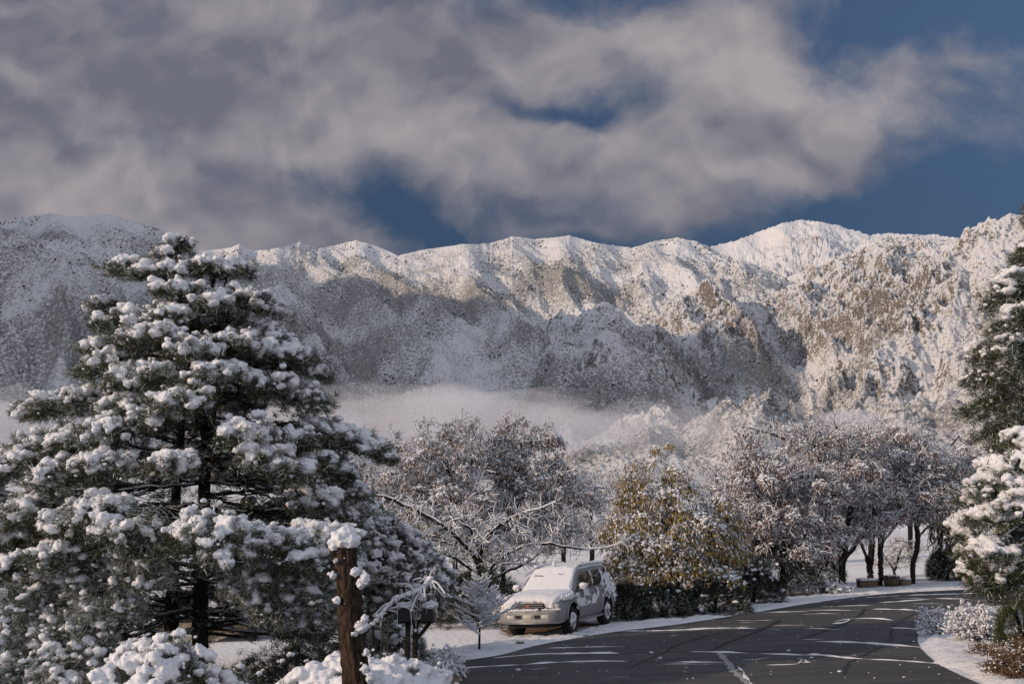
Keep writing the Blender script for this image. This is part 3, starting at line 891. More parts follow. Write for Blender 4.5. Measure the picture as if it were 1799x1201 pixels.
def build_verge(name, inner, offs, label, hgt, seed):
    """a shoulder of fallen snow along the road edge; inner polyline, width"""
    rng = np.random.default_rng(seed)
    p = np.array(inner)
    seg = np.r_[0, np.cumsum(np.linalg.norm(np.diff(p, axis=0), axis=1))]
    s = np.arange(0, seg[-1], 0.12)
    p = np.stack([np.interp(s, seg, p[:, 0]), np.interp(s, seg, p[:, 1])], 1)
    tn = np.gradient(p, axis=0); tn /= np.linalg.norm(tn, axis=1, keepdims=True) + 1e-9
    nn_ = np.stack([-tn[:, 1], tn[:, 0]], 1)
    k = 22
    q = np.linspace(0, 1, k)
    wd = np.interp(s, seg, offs) if np.ndim(offs) else np.full(len(s), offs)
    edge = 0.30 * fbm(s / 1.3, s * 0 + seed, 5, seed, .65)
    Pq = p[:, None] + nn_[:, None] * (edge[:, None] * (1 - q)[None] + wd[:, None] * q[None])[..., None]
    x, y = Pq[..., 0], Pq[..., 1]
    prof = sstep(q, 0, 0.12) * (1 - 0.9 * sstep(q, 0.8, 1.0))
    z = gz(x, y) - 0.02 + hgt * prof[None] * (1 + 0.5 * fbm(x / .9, y / .9, 3, seed + 1)) + 0.05 * prof[None] * fbm(x / .26, y / .26, 3, seed + 3)
    mb = MB(); n = len(s)
    i = (np.arange(n - 1)[:, None] * k + np.arange(k - 1)[None]).ravel()
    mb.add(np.stack([x, y, z], 2).reshape(-1, 3), np.stack([i, i + k, i + k + 1, i + 1], 1))
    tag(mb.build(name, SNOW_GROUND), label, 'snow', kind='stuff')
# ------------------------------------------------------------------ snow shoulders of the road
build_verge('snow_verge', left_l[::3], np.interp(np.linspace(0, 1, len(left_l[::3])), [0, .15, .3, .5, .7, 1], [2.2, 2.2, 2.0, 1.6, 2.5, 3]), 'lumpy snow shoulder along the far left edge of the road', 0.06, 31)
build_verge('snow_verge', right_l[::3], 2.6, 'trampled snow bank inside the bend at lower right', 0.10, 47)

# ------------------------------------------------------------------ conifers
def bez(a, b, c, n):
    t = np.linspace(0, 1, n)[:, None]
    return (1 - t) ** 2 * a + 2 * t * (1 - t) * b + t ** 2 * c

class Conifer:
    """collects the limbs, needles and snow of one conifer"""
    def __init__(s, seed, px):
        s.rng = np.random.default_rng(seed)
        s.limb, s.needle, s.snow, s.twig, s.crumb = MB(), MB(), MB(), MB(), MB()
        s.px = px                         # metres per photograph pixel at the tree
        s.voxel = 0.029
    def tufts(s, P_, outward, n, L, wd=0.011, spread=1.0):
        """brushes of needles at points P_"""
        rng = s.rng
        m = len(P_)
        if m == 0: return
        base = np.repeat(P_, n, 0) + rng.normal(0, L * 0.22, (m * n, 3))
        d = np.repeat(outward, n, 0) + rng.normal(0, spread, (m * n, 3)) + np.array([0, 0, 0.05])
        s.needle.blades(base, d, L * rng.uniform(.55, 1.15, m * n), wd, rng)
    def clump(s, c, hw, out, snow=1.0, dens=1.0, droop=0.35, needles=28, L=0.165):
        """one snow carrying fan of branchlets; c centre, hw half width, out horizontal direction"""
        rng = s.rng
        out = np.array([out[0], out[1], 0.0]); out /= np.linalg.norm(out) + 1e-9
        side = np.array([-out[1], out[0], 0])
        k = max(10, int(dens * 78 * (hw / 0.45) ** 1.7))
        a = rng.uniform(-1, 1, k); b = rng.uniform(-1, 1, k)
        keep = a * a + b * b < 1.05
        a, b = a[keep], b[keep]
        q = rng.normal(0, 0.075, len(a)) * hw / 0.45
        P_ = c + out * (a * hw * .9)[:, None] + side * (b * hw)[:, None] + np.array([0, 0, 1.0]) * (q - droop * hw * (a * .6 + .7 * (a * a + b * b)))[:, None]
        # branchlets feeding the clump from its inner end
        root = c - out * hw * 1.0 + np.array([0, 0, -0.04])
        sel = rng.random(len(P_)) < 0.55
        mid = (root + P_[sel]) / 2 + np.array([0, 0, 0.05]) + rng.normal(0, .03, (sel.sum(), 3))
        s.twig.segs(np.repeat(root[None], sel.sum(), 0), mid, .012, .009, 4)
        s.twig.segs(mid, P_[sel] - np.array([0, 0, .05]), .009, .005, 4)
        od = P_ - root; od /= np.linalg.norm(od, axis=1, keepdims=True) + 1e-9
        s.tufts(P_ - np.array([0, 0, .03]), od * 1.1, needles, L)
        pat = pn(P_[:, 0] * 3.6 + P_[:, 2] * 2.0, P_[:, 1] * 3.6 - P_[:, 2] * 2.4, 611) + rng.normal(0, .12, len(P_))
        has = pat >= np.quantile(pat, 1 - min(snow, .999))
        ps = P_[has] + np.array([0, 0, 0.045]) + rng.normal(0, .018, (has.sum(), 3))
        r_ = (.042 + .078 * rng.random(len(ps)) ** 1.5) * (0.6 + 0.5 * snow)
        if snow < .4: r_ = r_ * .55
        elif snow < .56: r_ = r_ * .95
        (s.snow if snow >= .4 else s.crumb).blobs(ps, np.stack([r_ * 1.25 * rng.uniform(.75, 1.3, len(ps)), r_ * 1.25 * rng.uniform(.75, 1.3, len(ps)), r_ * .8], 1), rng, lod=1)
        # smaller crumbs that ragged the edge and hang off it
        e = P_[rng.integers(0, len(P_), int(len(P_) * .6 * snow))] + rng.normal(0, .07, (int(len(P_) * .6 * snow), 3))
        r_ = rng.uniform(.018, .045, len(e))
        s.crumb.blobs(e, np.stack([r_, r_, r_ * .8], 1), rng, lod=1)
    def bough(s, root, tip, r0, sag=0.25, n=9, side=True):
        rng = s.rng
        Lb = np.linalg.norm(tip - root)
        mid = (root + tip) / 2 + np.array([0, 0, sag * Lb]) + rng.normal(0, .05 * Lb, 3)
        n = max(n, 12)
        p = bez(root, mid, tip, n)
        w_ = np.sin(np.linspace(0, math.pi, n))[:, None]
        p = p + w_ * np.stack([pn(np.arange(n) * .38 + rng.random() * 99, np.full(n, rng.random() * 9), 7 + q) for q in range(3)], 1) * Lb * np.array([.07, .07, .055])
        rad = np.linspace(r0, .010, n)
        s.limb.segs(p[:-1], p[1:], rad[:-1], rad[1:], 6)
        if side:
            for i in range(3, n - 1):
                for _ in range(3):
                    d = (p[i + 1] - p[i]); d /= np.linalg.norm(d)
                    sdv = np.cross(d, [0, 0, 1]) * rng.choice([-1, 1])
                    e = p[i] + (d * .7 + sdv * rng.uniform(.5, 1.1) + np.array([0, 0, rng.uniform(-.3, .2)])) * Lb * rng.uniform(.10, .22)
                    m = (p[i] + e) / 2 + rng.normal(0, .03, 3)
                    s.twig.segs([p[i], m], [m, e], [.013, .009], [.009, .005], 4)
        # snow lying on the bare wood
        k = rng.random(n - 1) < .5
        s.crumb.segs(p[:-1][k] + [0, 0, .02], p[1:][k] + [0, 0, .02], rad[:-1][k] * .8 + .006, rad[1:][k] * .8 + .006, 5)
        return p

def fix_offsets(sn, extra):
    k = len(extra.f)
    if k:
        base = sn.n
        for i in range(len(sn.f) - k, len(sn.f)): sn.f[i] = sn.f[i] + base
        sn.n += extra.n

def finish_conifer(cf, root, needle_mat, bark=BARK, twig=None):
    cf.limb.build('branches', bark, root)
    cf.twig.build('twigs', twig or TWIG_DARK, root)
    cf.needle.build('needles', needle_mat, root, smooth=False)
    sn = merged(cf.snow, cf.voxel, .030, 13.0)
    for v, f in zip(cf.crumb.v, cf.crumb.f): sn.v.append(v); sn.f.append(f - 0); sn.m.append(0)
    fix_offsets(sn, cf.crumb)
    sn.build('snow_load', SNOW, root)

def big_pine():
    Y0 = 20.0
    base = ground_at(335, 1158); base = np.array([at(335, 1158, Y0)[0], Y0, gz(at(335, 1158, Y0)[0], 0)])
    root = empty('pine_tree', base, 'tall many trunked pine heaped with snow at the left', 'pine tree')
    cf = Conifer(3, Y0 / F)
    rng = cf.rng
    # two main stems and a forked leader, as seen through the gaps
    stems = [[(300, 1165), (302, 1060), (306, 930), (312, 830), (322, 700), (318, 560), (314, 430)],
             [(352, 1165), (352, 1050), (358, 920), (362, 800), (378, 690), (392, 590), (372, 510), (390, 465)],
             [(362, 800), (352, 700), (330, 600), (300, 520), (285, 455)]]
    radii = [(.15, .02), (.17, .02), (.08, .015)]
    lines = []
    for px, (ra, rb) in zip(stems, radii):
        p = smooth_line([at(u, v, Y0 + 0.25 * math.sin(v * .01 + u)) for u, v in px], 5)
        p[:, 2] = np.maximum(p[:, 2], base[2] - 0.05)
        m = MB(); m.tube(p, np.linspace(ra, rb, len(p)), 12, wob=.18, rng=rng)
        m.build('trunk', BARK, root)
        lines.append(p)
    allp = np.concatenate(lines)
    def stem_at(z, x):
        d = np.abs(allp[:, 2] - z) + 0.15 * np.abs(allp[:, 0] - x)
        return allp[np.argmin(d)]
    # (column, row, half width) of each snow heap seen from the road, and how far it stands in front of the stems
    heaps = [(318, 425, 26, .1), (286, 442, 22, .3), (310, 464, 30, .4), (352, 462, 26, .4), (212, 462, 26, .2), (255, 470, 28, .4), (300, 498, 30, .8), (388, 466, 28, .3), (428, 466, 24, .0), (440, 516, 36, .4),
             (372, 520, 34, .9), (345, 505, 24, .7), (180, 530, 24, .2), (222, 547, 30, .7), (182, 560, 24, .4), (250, 556, 28, .9), (304, 546, 30, 1.1), (240, 582, 42, 1.0), (292, 574, 32, 1.3), (345, 600, 46, 1.5),
             (415, 590, 40, 1.2), (472, 604, 40, .6), (520, 616, 38, .2), (556, 645, 28, .0), (168, 600, 24, .3), (192, 622, 40, .8), (160, 642, 24, .4), (232, 650, 46, 1.3), (284, 645, 34, 1.6), (362, 652, 38, 1.8),
             (318, 690, 50, 2.0), (392, 644, 38, 1.7), (150, 690, 40, .6), (92, 702, 40, .2), (52, 716, 24, .0), (222, 700, 42, 1.3), (480, 662, 46, 1.0), (540, 690, 40, .4), (200, 742, 52, 1.6), (132, 758, 46, .9),
             (62, 772, 44, .3), (270, 722, 40, 1.8), (440, 752, 50, 2.0), (470, 792, 42, 2.2), (520, 762, 36, 1.2), (560, 742, 38, .5), (610, 756, 36, .2), (652, 775, 38, .1), (675, 790, 22, .0), (100, 822, 52, 1.3),
             (40, 800, 42, .6), (0, 820, 44, .3), (180, 800, 52, 1.9), (300, 800, 38, 2.4), (326, 812, 17, 2.4), (505, 815, 42, 2.0), (560, 800, 36, .9), (600, 820, 34, .4), (60, 880, 60, 1.4), (122, 905, 50, 2.2),
             (20, 930, 50, 1.2), (222, 920, 50, 2.9), (182, 880, 46, 2.6), (-50, 870, 50, .6), (-40, 950, 60, 1.2), (380, 912, 54, 3.2), (330, 930, 36, 3.2), (440, 932, 50, 3.0), (500, 940, 42, 2.6), (560, 932, 44, 2.4), (604, 938, 30, 2.4),
             (402, 966, 38, 3.4), (530, 975, 38, 2.8), (20, 985, 50, 1.8), (100, 962, 46, 2.4), (550, 862, 48, 1.2), (592, 890, 40, .8), (622, 852, 30, .2)]
    for u, v, hw, fr in heaps:
        k = (EYE[1] + Y0 - fr) / F
        c = at(u, v, Y0 - fr * 1.1)
        zb = c[2] + rng.uniform(-.5, .1) - (0.5 if v < 560 else 0.0) + (0.35 if v > 780 else 0)
        st = stem_at(zb, c[0])
        out = c - st; out[2] = 0
        inner = c - out / (np.linalg.norm(out) + 1e-6) * hw * k
        cf.bough(st, inner, .016 + .007 * np.linalg.norm(out), rng.uniform(-.02, .14))
        cf.clump(c - np.array([0, 0, .03]), hw * k * 1.05, out, snow=.9 if v < 960 else .7)
        # dark understorey of needles below each heap
        n_ = int(40 * (hw / 40) ** 2) + 8
        q = c + rng.normal(0, 1, (n_, 3)) * np.array([hw * k * .6, hw * k * .6, hw * k * .25]) - np.array([0, 0, hw * k * .5])
        cf.tufts(q, np.repeat((out / (np.linalg.norm(out) + 1e-6))[None], n_, 0), 34, .16, .013)
    # dark, half bare interior and the far side
    def rad_at(z):        # crown radius against height
        return np.interp(z, [0.4, 1.2, 2.5, 3.6, 4.6, 5.6, 6.8, 8.0, 8.6], [4.2, 4.6, 4.5, 4.2, 3.5, 2.6, 1.7, 1.1, .3])
    for i in range(150):
        z = rng.uniform(.7, 7.6) if i > 40 else rng.uniform(.8, 3.5)
        az = rng.uniform(0, 6.283)
        if i > 60: az = rng.uniform(0.0, 3.14)            # the side away from the road
        st = stem_at(z, base[0])
        rr_ = rad_at(z) * rng.uniform(.45, .95)
        tip = np.array([base[0] + math.cos(az) * rr_, Y0 + math.sin(az) * rr_ * .85, z - .05 * rr_])
        p = cf.bough(st, tip, .016 + .006 * rr_, rng.uniform(-.04, .14))
        hw = rng.uniform(.3, .55)
        far_side = math.sin(az) > -.1
        if far_side: cf.clump(tip, hw, tip - st, snow=.75, dens=.6, needles=16)
        else:
            n_ = 26
            q = tip + rng.normal(0, 1, (n_, 3)) * np.array([hw, hw, .14])
            cf.tufts(q, np.repeat((tip - st)[None] / np.linalg.norm(tip - st), n_, 0), 20, .15)
    # frosted lower boughs at the left, more needle than snow
    low = [(50, 1040, 60, 2.2), (120, 1085, 60, 2.6), (20, 1105, 60, 2.6), (200, 1062, 46, 2.8), (60, 1150, 60, 3.0), (150, 1130, 50, 3.0), (0, 1170, 60, 3.2), (110, 1180, 60, 3.4), (-60, 1080, 60, 2.0), (250, 1010, 46, 2.6), (170, 1010, 50, 2.4), (90, 1010, 50, 2.2),
           (470, 1000, 50, 2.4), (540, 1020, 46, 2.2), (480, 1060, 44, 2.4), (560, 1070, 40, 2.0), (430, 1020, 40, 2.6), (590, 990, 40, 2.0), (260, 960, 44, 2.6), (-20, 1030, 60, 1.6), (560, 1030, 36, 2.4), (600, 1040, 36, 1.6)]
    frost = MB()
    for u, v, hw, fr in low:
        k = Y0 / F
        c = at(u, v, Y0 - fr)
        st = stem_at(max(c[2] + .5, .6), c[0])
        cf.bough(st, c, .032, .06, 12)
        cf.needle, keep_ = frost, cf.needle
        cf.clump(c, hw * k, c - st, snow=.52, dens=1.4, droop=.3, needles=34, L=.18)
        cf.needle = keep_
    # dark inner foliage hiding the bare wood
    n_ = 420
    z = rng.uniform(.6, 7.2, n_); az = rng.uniform(0, 6.283, n_); q = rng.uniform(.15, .7, n_)
    c = np.stack([base[0] + np.cos(az) * rad_at(z) * q, Y0 + np.sin(az) * rad_at(z) * q * .8, z], 1)
    c = np.repeat(c, 5, 0) + rng.normal(0, .16, (n_ * 5, 3)) * [1, 1, .4]
    inner = MB(); cf.needle, keep_ = inner, cf.needle
    cf.tufts(c, np.repeat(np.stack([np.cos(az), np.sin(az), 0 * az], 1), 5, 0), 20, .17, .014)
    cf.needle = keep_
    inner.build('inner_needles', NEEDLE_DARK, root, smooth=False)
    frost.build('frosted_needles', NEEDLE_FROST, root, smooth=False)
    finish_conifer(cf, root, NEEDLE)
big_pine()

def spruce(name, label, cat, seed, axis_px, Y0, boughs, base_uv, needle=NEEDLE, snow=.85, droop=.5, dens=1.0, trunk_r=.1, fill=0, fillr=1.0, L=.12, needles=26, inner=0, zmin=0.0):
    """a conifer with a given list of boughs (column, row, half width, distance in front of the trunk)"""
    b0 = at(base_uv[0], base_uv[1], Y0)
    base = np.array([b0[0], Y0, gz(b0[0], 0)])
    root = empty(name, base, label, cat)
    cf = Conifer(seed, Y0 / F); rng = cf.rng
    p = smooth_line([base - [0, 0, .05]] + [at(u, v, Y0) for u, v in axis_px], 6)
    m = MB(); m.tube(p, np.linspace(trunk_r, .02, len(p)), 10, wob=.15, rng=rng); m.build('trunk', BARK_DARK, root)
    k = Y0 / F
    for bo in boughs:
        u, v, hw, fr = bo[:4]
        sn = bo[4] if len(bo) > 4 else snow
        c = at(u, v, Y0 - fr)
        st = p[np.argmin(np.abs(p[:, 2] - (c[2] + .25)))]
        out = c - st
        cf.bough(st, c - out * .25, .02 + .01 * np.linalg.norm(out), .06, 8)
        cf.clump(c, hw * k, out, snow=sn, droop=droop, dens=dens, L=L, needles=needles)
        n_ = int(22 * (hw / 40) ** 2) + 8
        q = c + rng.normal(0, 1, (n_, 3)) * np.array([hw * k * .6, hw * k * .6, hw * k * .35]) - np.array([0, 0, hw * k * .6])
        cf.tufts(q, np.repeat((out / (np.linalg.norm(out) + 1e-6))[None], n_, 0), 24, L * 1.15)
    if fill:
        z = rng.uniform(max(p[0, 2] + .3, zmin), p[-1, 2] - .2, fill)
        az = rng.uniform(0, 6.283, fill)
        f = 1 - (z - p[0, 2]) / (p[-1, 2] - p[0, 2])
        for zz, a, ff in zip(z, az, f):
            st = p[np.argmin(np.abs(p[:, 2] - zz))]
            rr_ = fillr * (.25 + .75 * ff) * rng.uniform(.5, 1.0)
            tip = st + np.array([math.cos(a) * rr_, math.sin(a) * rr_, -.12 * rr_])
            cf.bough(st, tip, .03, .05, 7)
            front = math.sin(a) < 0
            cf.clump(tip, .38, tip - st, snow=(.05 if math.cos(a) < .35 or zz > 3.6 else .5) if front else (.25 if zz > 3.6 and zmin else .7), dens=.9, droop=droop, L=L * 1.2, needles=30)
    if inner:
        n_ = inner
        z = rng.uniform(max(p[0, 2] + .2, zmin), p[-1, 2] - .9, n_); az = rng.uniform(0, 6.283, n_); q = rng.uniform(.1, .95, n_) ** .6 * (1 - .65 * (z - p[0, 2]) / (p[-1, 2] - p[0, 2]))
        c = np.stack([np.interp(z, p[:, 2], p[:, 0]) + np.cos(az) * fillr * q * .8, Y0 + np.sin(az) * fillr * q * .6, z], 1)
        c = np.repeat(c, 6, 0) + rng.normal(0, .13, (n_ * 6, 3)) * [1, 1, .5]
        im = MB(); cf.needle, keep_ = im, cf.needle
        cf.tufts(c, np.repeat(np.stack([np.cos(az), np.sin(az), -.2 + 0 * az], 1), 6, 0), 24, L * 1.2, .014)
        cf.needle = keep_
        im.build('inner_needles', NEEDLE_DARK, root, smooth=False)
    finish_conifer(cf, root, needle, BARK_DARK)

# right edge: a thick dark conifer, lower boughs bright with snow, the upper ones drooping and shaded
spruce('conifer_tree', 'dark conifer with drooping snow laden boughs at the right edge', 'conifer', 11, [(1868, 1000), (1866, 700), (1862, 420), (1850, 330)], 17.0,
       [(1797, 436, 14, .2, .6), (1775, 484, 30, .6, .6), (1750, 522, 32, .4, .55), (1795, 540, 30, 1.0, .5), (1762, 503, 24, .6, .5), (1770, 560, 40, .6, .05), (1728, 612, 32, .3, .42), (1768, 600, 40, .9, .42), (1708, 655, 22, .2, .4), (1745, 655, 40, .6, .35), (1790, 640, 40, 1.0, .2),
        (1730, 700, 40, .4, .05), (1775, 690, 46, .8, .1), (1745, 745, 36, .4, .0), (1790, 740, 40, .9, .05), (1795, 765, 26, 1.3, .9), (1788, 800, 32, 1.3), (1752, 812, 34, 1.0), (1735, 842, 38, 1.1), (1765, 848, 38, 1.4), (1795, 850, 32, 1.5), (1718, 868, 28, .9), (1775, 880, 36, 1.5, .6),
        (1686, 908, 24, .7), (1712, 896, 28, 1.0), (1745, 892, 30, 1.3), (1700, 930, 22, .8), (1726, 955, 34, 1.1), (1694, 968, 20, .7), (1755, 960, 36, 1.3, .5), (1720, 985, 30, 1.0), (1745, 1000, 34, 1.2, .5), (1790, 985, 40, 1.3, .1), (1716, 1018, 16, .9), (1780, 1015, 34, 1.2, .1), (1750, 1022, 24, 1.1, .25)],
       (1868, 1090), NEEDLE, fill=90, fillr=1.5, trunk_r=.2, L=.13, snow=.75, inner=420, zmin=1.95)

# left middle: spreading fir behind the stump, in the pine's shade
spruce('fir_tree', 'low spreading fir behind the bare stump, shaded and snowy', 'fir tree', 13, [(640, 1000), (634, 900), (630, 850)], 22.5,
       [(635, 880, 34, .1), (660, 905, 36, .4), (690, 925, 40, .5), (725, 945, 36, .4), (752, 968, 30, .2), (775, 995, 24, .1), (790, 1025, 18, .0), (700, 960, 46, .9), (655, 950, 46, 1.0), (740, 990, 40, .7), (680, 995, 46, 1.2), (640, 990, 40, 1.4), (765, 1022, 30, .5), (715, 1025, 40, 1.0, .5),
        (660, 1035, 46, 1.2, .5), (610, 1020, 40, 1.0, .5), (750, 1045, 34, .6, .4), (700, 1060, 46, .9, .3), (640, 1075, 46, 1.0, .3), (590, 960, 36, .6), (600, 920, 30, .4)],
       (640, 1135), NEEDLE, fill=22, fillr=1.7, trunk_r=.1, L=.11, droop=.55, snow=.62, dens=.9, inner=120)

def snow_mound(name, label, cat, seed, centre, size, lumps, lump_r, needle=NEEDLE, stems=16, snow_floor=.35, under=240, L=.14, flop=()):
    """a bush pressed down under snow: lumps over a needle core; size = half extents"""
    rng = np.random.default_rng(seed)
    c = np.array(centre, float); sx, sy, sz = size
    root = empty(name, (c[0], c[1], gz(c[0], c[1])), label, cat)
    st, nd, sn, cr = MB(), Conifer(seed, 1), MB(), MB()
    g0 = np.array([c[0], c[1], gz(c[0], c[1])])
    for i in range(stems):
        a = rng.uniform(0, 6.283); q = rng.uniform(.3, .9)
        tip = g0 + np.array([math.cos(a) * sx * q, math.sin(a) * sy * q, sz * math.sqrt(1 - q * q) * .9])
        p = bez(g0 + rng.normal(0, .05, 3) * [1, 1, 0], g0 + (tip - g0) * [.3, .3, .8], tip, 6)
        st.segs(p[:-1], p[1:], np.linspace(.03, .012, 5), np.linspace(.026, .008, 5), 5)
    st.build('stems', BARK_DARK, root)
    def surf(n, lo=0.0):
        a = rng.uniform(0, 6.283, n); z = rng.uniform(lo, 1, n) ** .9
        rr_ = np.sqrt(1 - z * z)
        w_ = 1 + .22 * pn(np.cos(a) * 1.6 + seed, np.sin(a) * 1.6 + z * 2, seed) + .12 * pn(np.cos(a) * 4 + seed, np.sin(a) * 4 + z * 5, seed + 1)
        return g0 + np.stack([np.cos(a) * rr_ * sx * w_, np.sin(a) * rr_ * sy * w_, z * sz * w_], 1), np.stack([np.cos(a) * rr_, np.sin(a) * rr_, z], 1)
    P_, N_ = surf(under)
    nd.tufts(P_ * .94 + g0 * .06, N_ * 1.2, 24, L)
    nd.needle.build('needles', needle, root, smooth=False)
    P_, N_ = surf(lumps, 0.0)
    keep = N_[:, 2] > snow_floor * rng.random(len(P_)) * 1.5
    P_ = P_[keep]
    r_ = rng.uniform(.55, 1.15, len(P_)) * lump_r
    sn.blobs(P_, np.stack([r_ * 1.1, r_ * 1.1, r_ * .8], 1), rng, lod=3 if lump_r > .12 else 2)
    e, ne = surf(int(lumps * .6) if lumps > 5 else 0)
    e = e + rng.normal(0, lump_r * .5, e.shape); r_ = rng.uniform(.15, .4, len(e)) * lump_r
    cr.blobs(e, np.stack([r_, r_, r_ * .85], 1), rng, lod=1)
    for (fx, fy, fz, tx_, ty_, tz_) in flop:        # long drooping sprays
        a, b_ = np.array([fx, fy, fz]), np.array([tx_, ty_, tz_])
        p = bez(a, (a + b_) / 2 + [0, 0, .25], b_, 12)
        rr_ = np.linspace(1.0, .35, 12) * lump_r * .8
        sn.blobs(p + rng.normal(0, .02, p.shape), np.stack([rr_, rr_, rr_ * .9], 1), rng, lod=2)
    sn = merged(sn, max(.02, lump_r * .22), lump_r * .24, 1.3 / lump_r)
    for v, f in zip(cr.v, cr.f): sn.v.append(v); sn.f.append(f); sn.m.append(0)
    fix_offsets(sn, cr)
    sn.build('snow_load', SNOW, root)
    return root

def P2(u, v, Y):
    p = at(u, v, Y); return p
# big snowed-under shrub at the foot of the pine
a = P2(275, 1130, 14.0)
snow_mound('snowy_shrub', 'round evergreen shrub buried in snow below the pine trunks', 'shrub', 61, (a[0], 14.0, 0), (.98, .95, 1.40), 420, .10, NEEDLE, under=620)
a = P2(395, 1150, 15.0)
snow_mound('snowy_shrub', 'small frosted shrub right of the buried round shrub', 'shrub', 62, (a[0], 15.0, 0), (.55, .5, .85), 70, .08, NEEDLE_FROST, under=420, L=.12)
a = P2(520, 1110, 16.5)
snow_mound('juniper_bush', 'dark spreading juniper left of the stump, hardly any snow', 'juniper', 63, (a[0] + .1, 16.6, 0), (1.25, .8, 1.02), 26, .06, NEEDLE_DARK, under=900, L=.13)
a = P2(640, 1160, 12.6)
snow_mound('snowy_shrub', 'broad low shrub smothered in smooth snow around the stump', 'shrub', 64, (a[0] - .22, 12.9, 0), (1.42, 1.0, 1.14), 620, .115, NEEDLE, under=420, snow_floor=.25)
a = P2(770, 1190, 13.4)
snow_mound('snowy_shrub', 'low snow hump beside the road right of the mailbox', 'shrub', 65, (a[0] - .35, 13.9, 0), (.6, .55, .90), 150, .085, NEEDLE_FROST, under=260, snow_floor=.2)

# ------------------------------------------------------------------ broken trunk in the foreground
def stump():
    Yb = 11.0
    pts = [(628, 1290), (627, 1201), (622, 1150), (616, 1090), (613, 1040), (608, 990), (606, 955)]
    p = np.array([at(u, v, Yb) for u, v in pts])
    g = gz(p[0, 0], Yb)
    p = np.concatenate([[[p[0, 0], Yb, g - .05]], p])
    root = empty('tree_stump', (p[0, 0], Yb, g), 'tall rough brown broken trunk standing in front, capped with snow', 'stump')
    rng = np.random.default_rng(8)
    q = smooth_line(p, 8)
    z = q[:, 2]
    rad = np.interp(z, [g, .6, 1.2, 2.0, 2.6], [.175, .162, .146, .126, .112])
    k = 40
    a = np.arange(k) * 6.2832 / k
    RR = rad[:, None] * (1 + .16 * fbm(np.cos(a)[None] * 3 + 7, np.sin(a)[None] * 3 + z[:, None] * 1.6, 4, 5) + .05 * rng.normal(size=(len(z), k)))
    V = np.stack([q[:, 0:1] + RR * np.cos(a), q[:, 1:2] + RR * np.sin(a), z[:, None] + 0 * RR], 2)
    m = MB(); i = np.arange(k); j = (i + 1) % k
    m.add(V.reshape(-1, 3), np.concatenate([np.stack([i + r * k, j + r * k, j + (r + 1) * k, i + (r + 1) * k], 1) for r in range(len(z) - 1)]))
    top = V[-1]
    m.add(np.concatenate([top, [top.mean(0) + [0, 0, .03]]]), np.stack([i, j, np.full(k, k)], 1))
    # short stubs of sawn branches
    for v, sgn, ln in ((1008, -1, .05), (1020, 1, .12), (1058, -1, .05), (1100, 1, .08), (975, -1, .03)):
        c = q[np.argmin(np.abs(z - at(610, v, Yb)[2]))]
        rr_ = .11
        m.tube([c + [sgn * rr_ * .5, -.03, 0], c + [sgn * (rr_ + ln), -.06, .03]], [.045, .036], 10, wob=.2, rng=rng)
    m.build('trunk', BARK_STUMP, root)
    s, cap = MB(), MB()
    c0 = q[-1]
    pts_ = c0 + rng.normal(0, 1, (26, 3)) * [.06, .06, .02] + [0, 0, .04]
    r_ = rng.uniform(.05, .10, 26)
    cap.blobs(pts_, np.stack([r_, r_, r_ * .8], 1), rng, lod=2)
    cap.blobs([c0 + [-.10, -.03, -.02], c0 + [-.05, -.05, .08], c0 + [.02, -.02, .12]], np.array([[.08, .07, .06], [.10, .09, .08], [.09, .09, .08]]), rng, lod=2)
    s = merged(cap, .013, .007, 16.0)
    for u, v, w_, h_ in ((586, 1010, .04, .03), (624, 1004, .05, .05), (640, 1016, .055, .075), (634, 1025, .05, .05), (592, 1054, .045, .04), (634, 1100, .085, .06), (622, 1112, .05, .035), (640, 1088, .04, .05), (590, 985, .02, .03), (644, 1145, .03, .04), (640, 1175, .05, .05), (650, 1190, .05, .07)):
        c = at(u, v, Yb - .09)
        s.blobs([c], np.array([[w_, .06, h_]]), rng, lod=3)
        s.blobs(c + rng.normal(0, w_ * .5, (5, 3)), rng.uniform(.012, .03, 5), rng, lod=2)
    # flecks of snow blown into the bark
    n = 22
    zz = rng.integers(4, len(z) - 1, n); aa = rng.uniform(0, 6.283, n)
    rr_ = rad[zz] * 1.0
    f = np.stack([q[zz, 0] + rr_ * np.cos(aa), q[zz, 1] + rr_ * np.sin(aa), z[zz]], 1)
    r_ = rng.uniform(.003, .009, n)
    s.blobs(f, np.stack([r_ * 1.3, r_, r_ * 1.1], 1), rng, lod=1)
    s.build('snow_cap', SNOW, root)
stump()
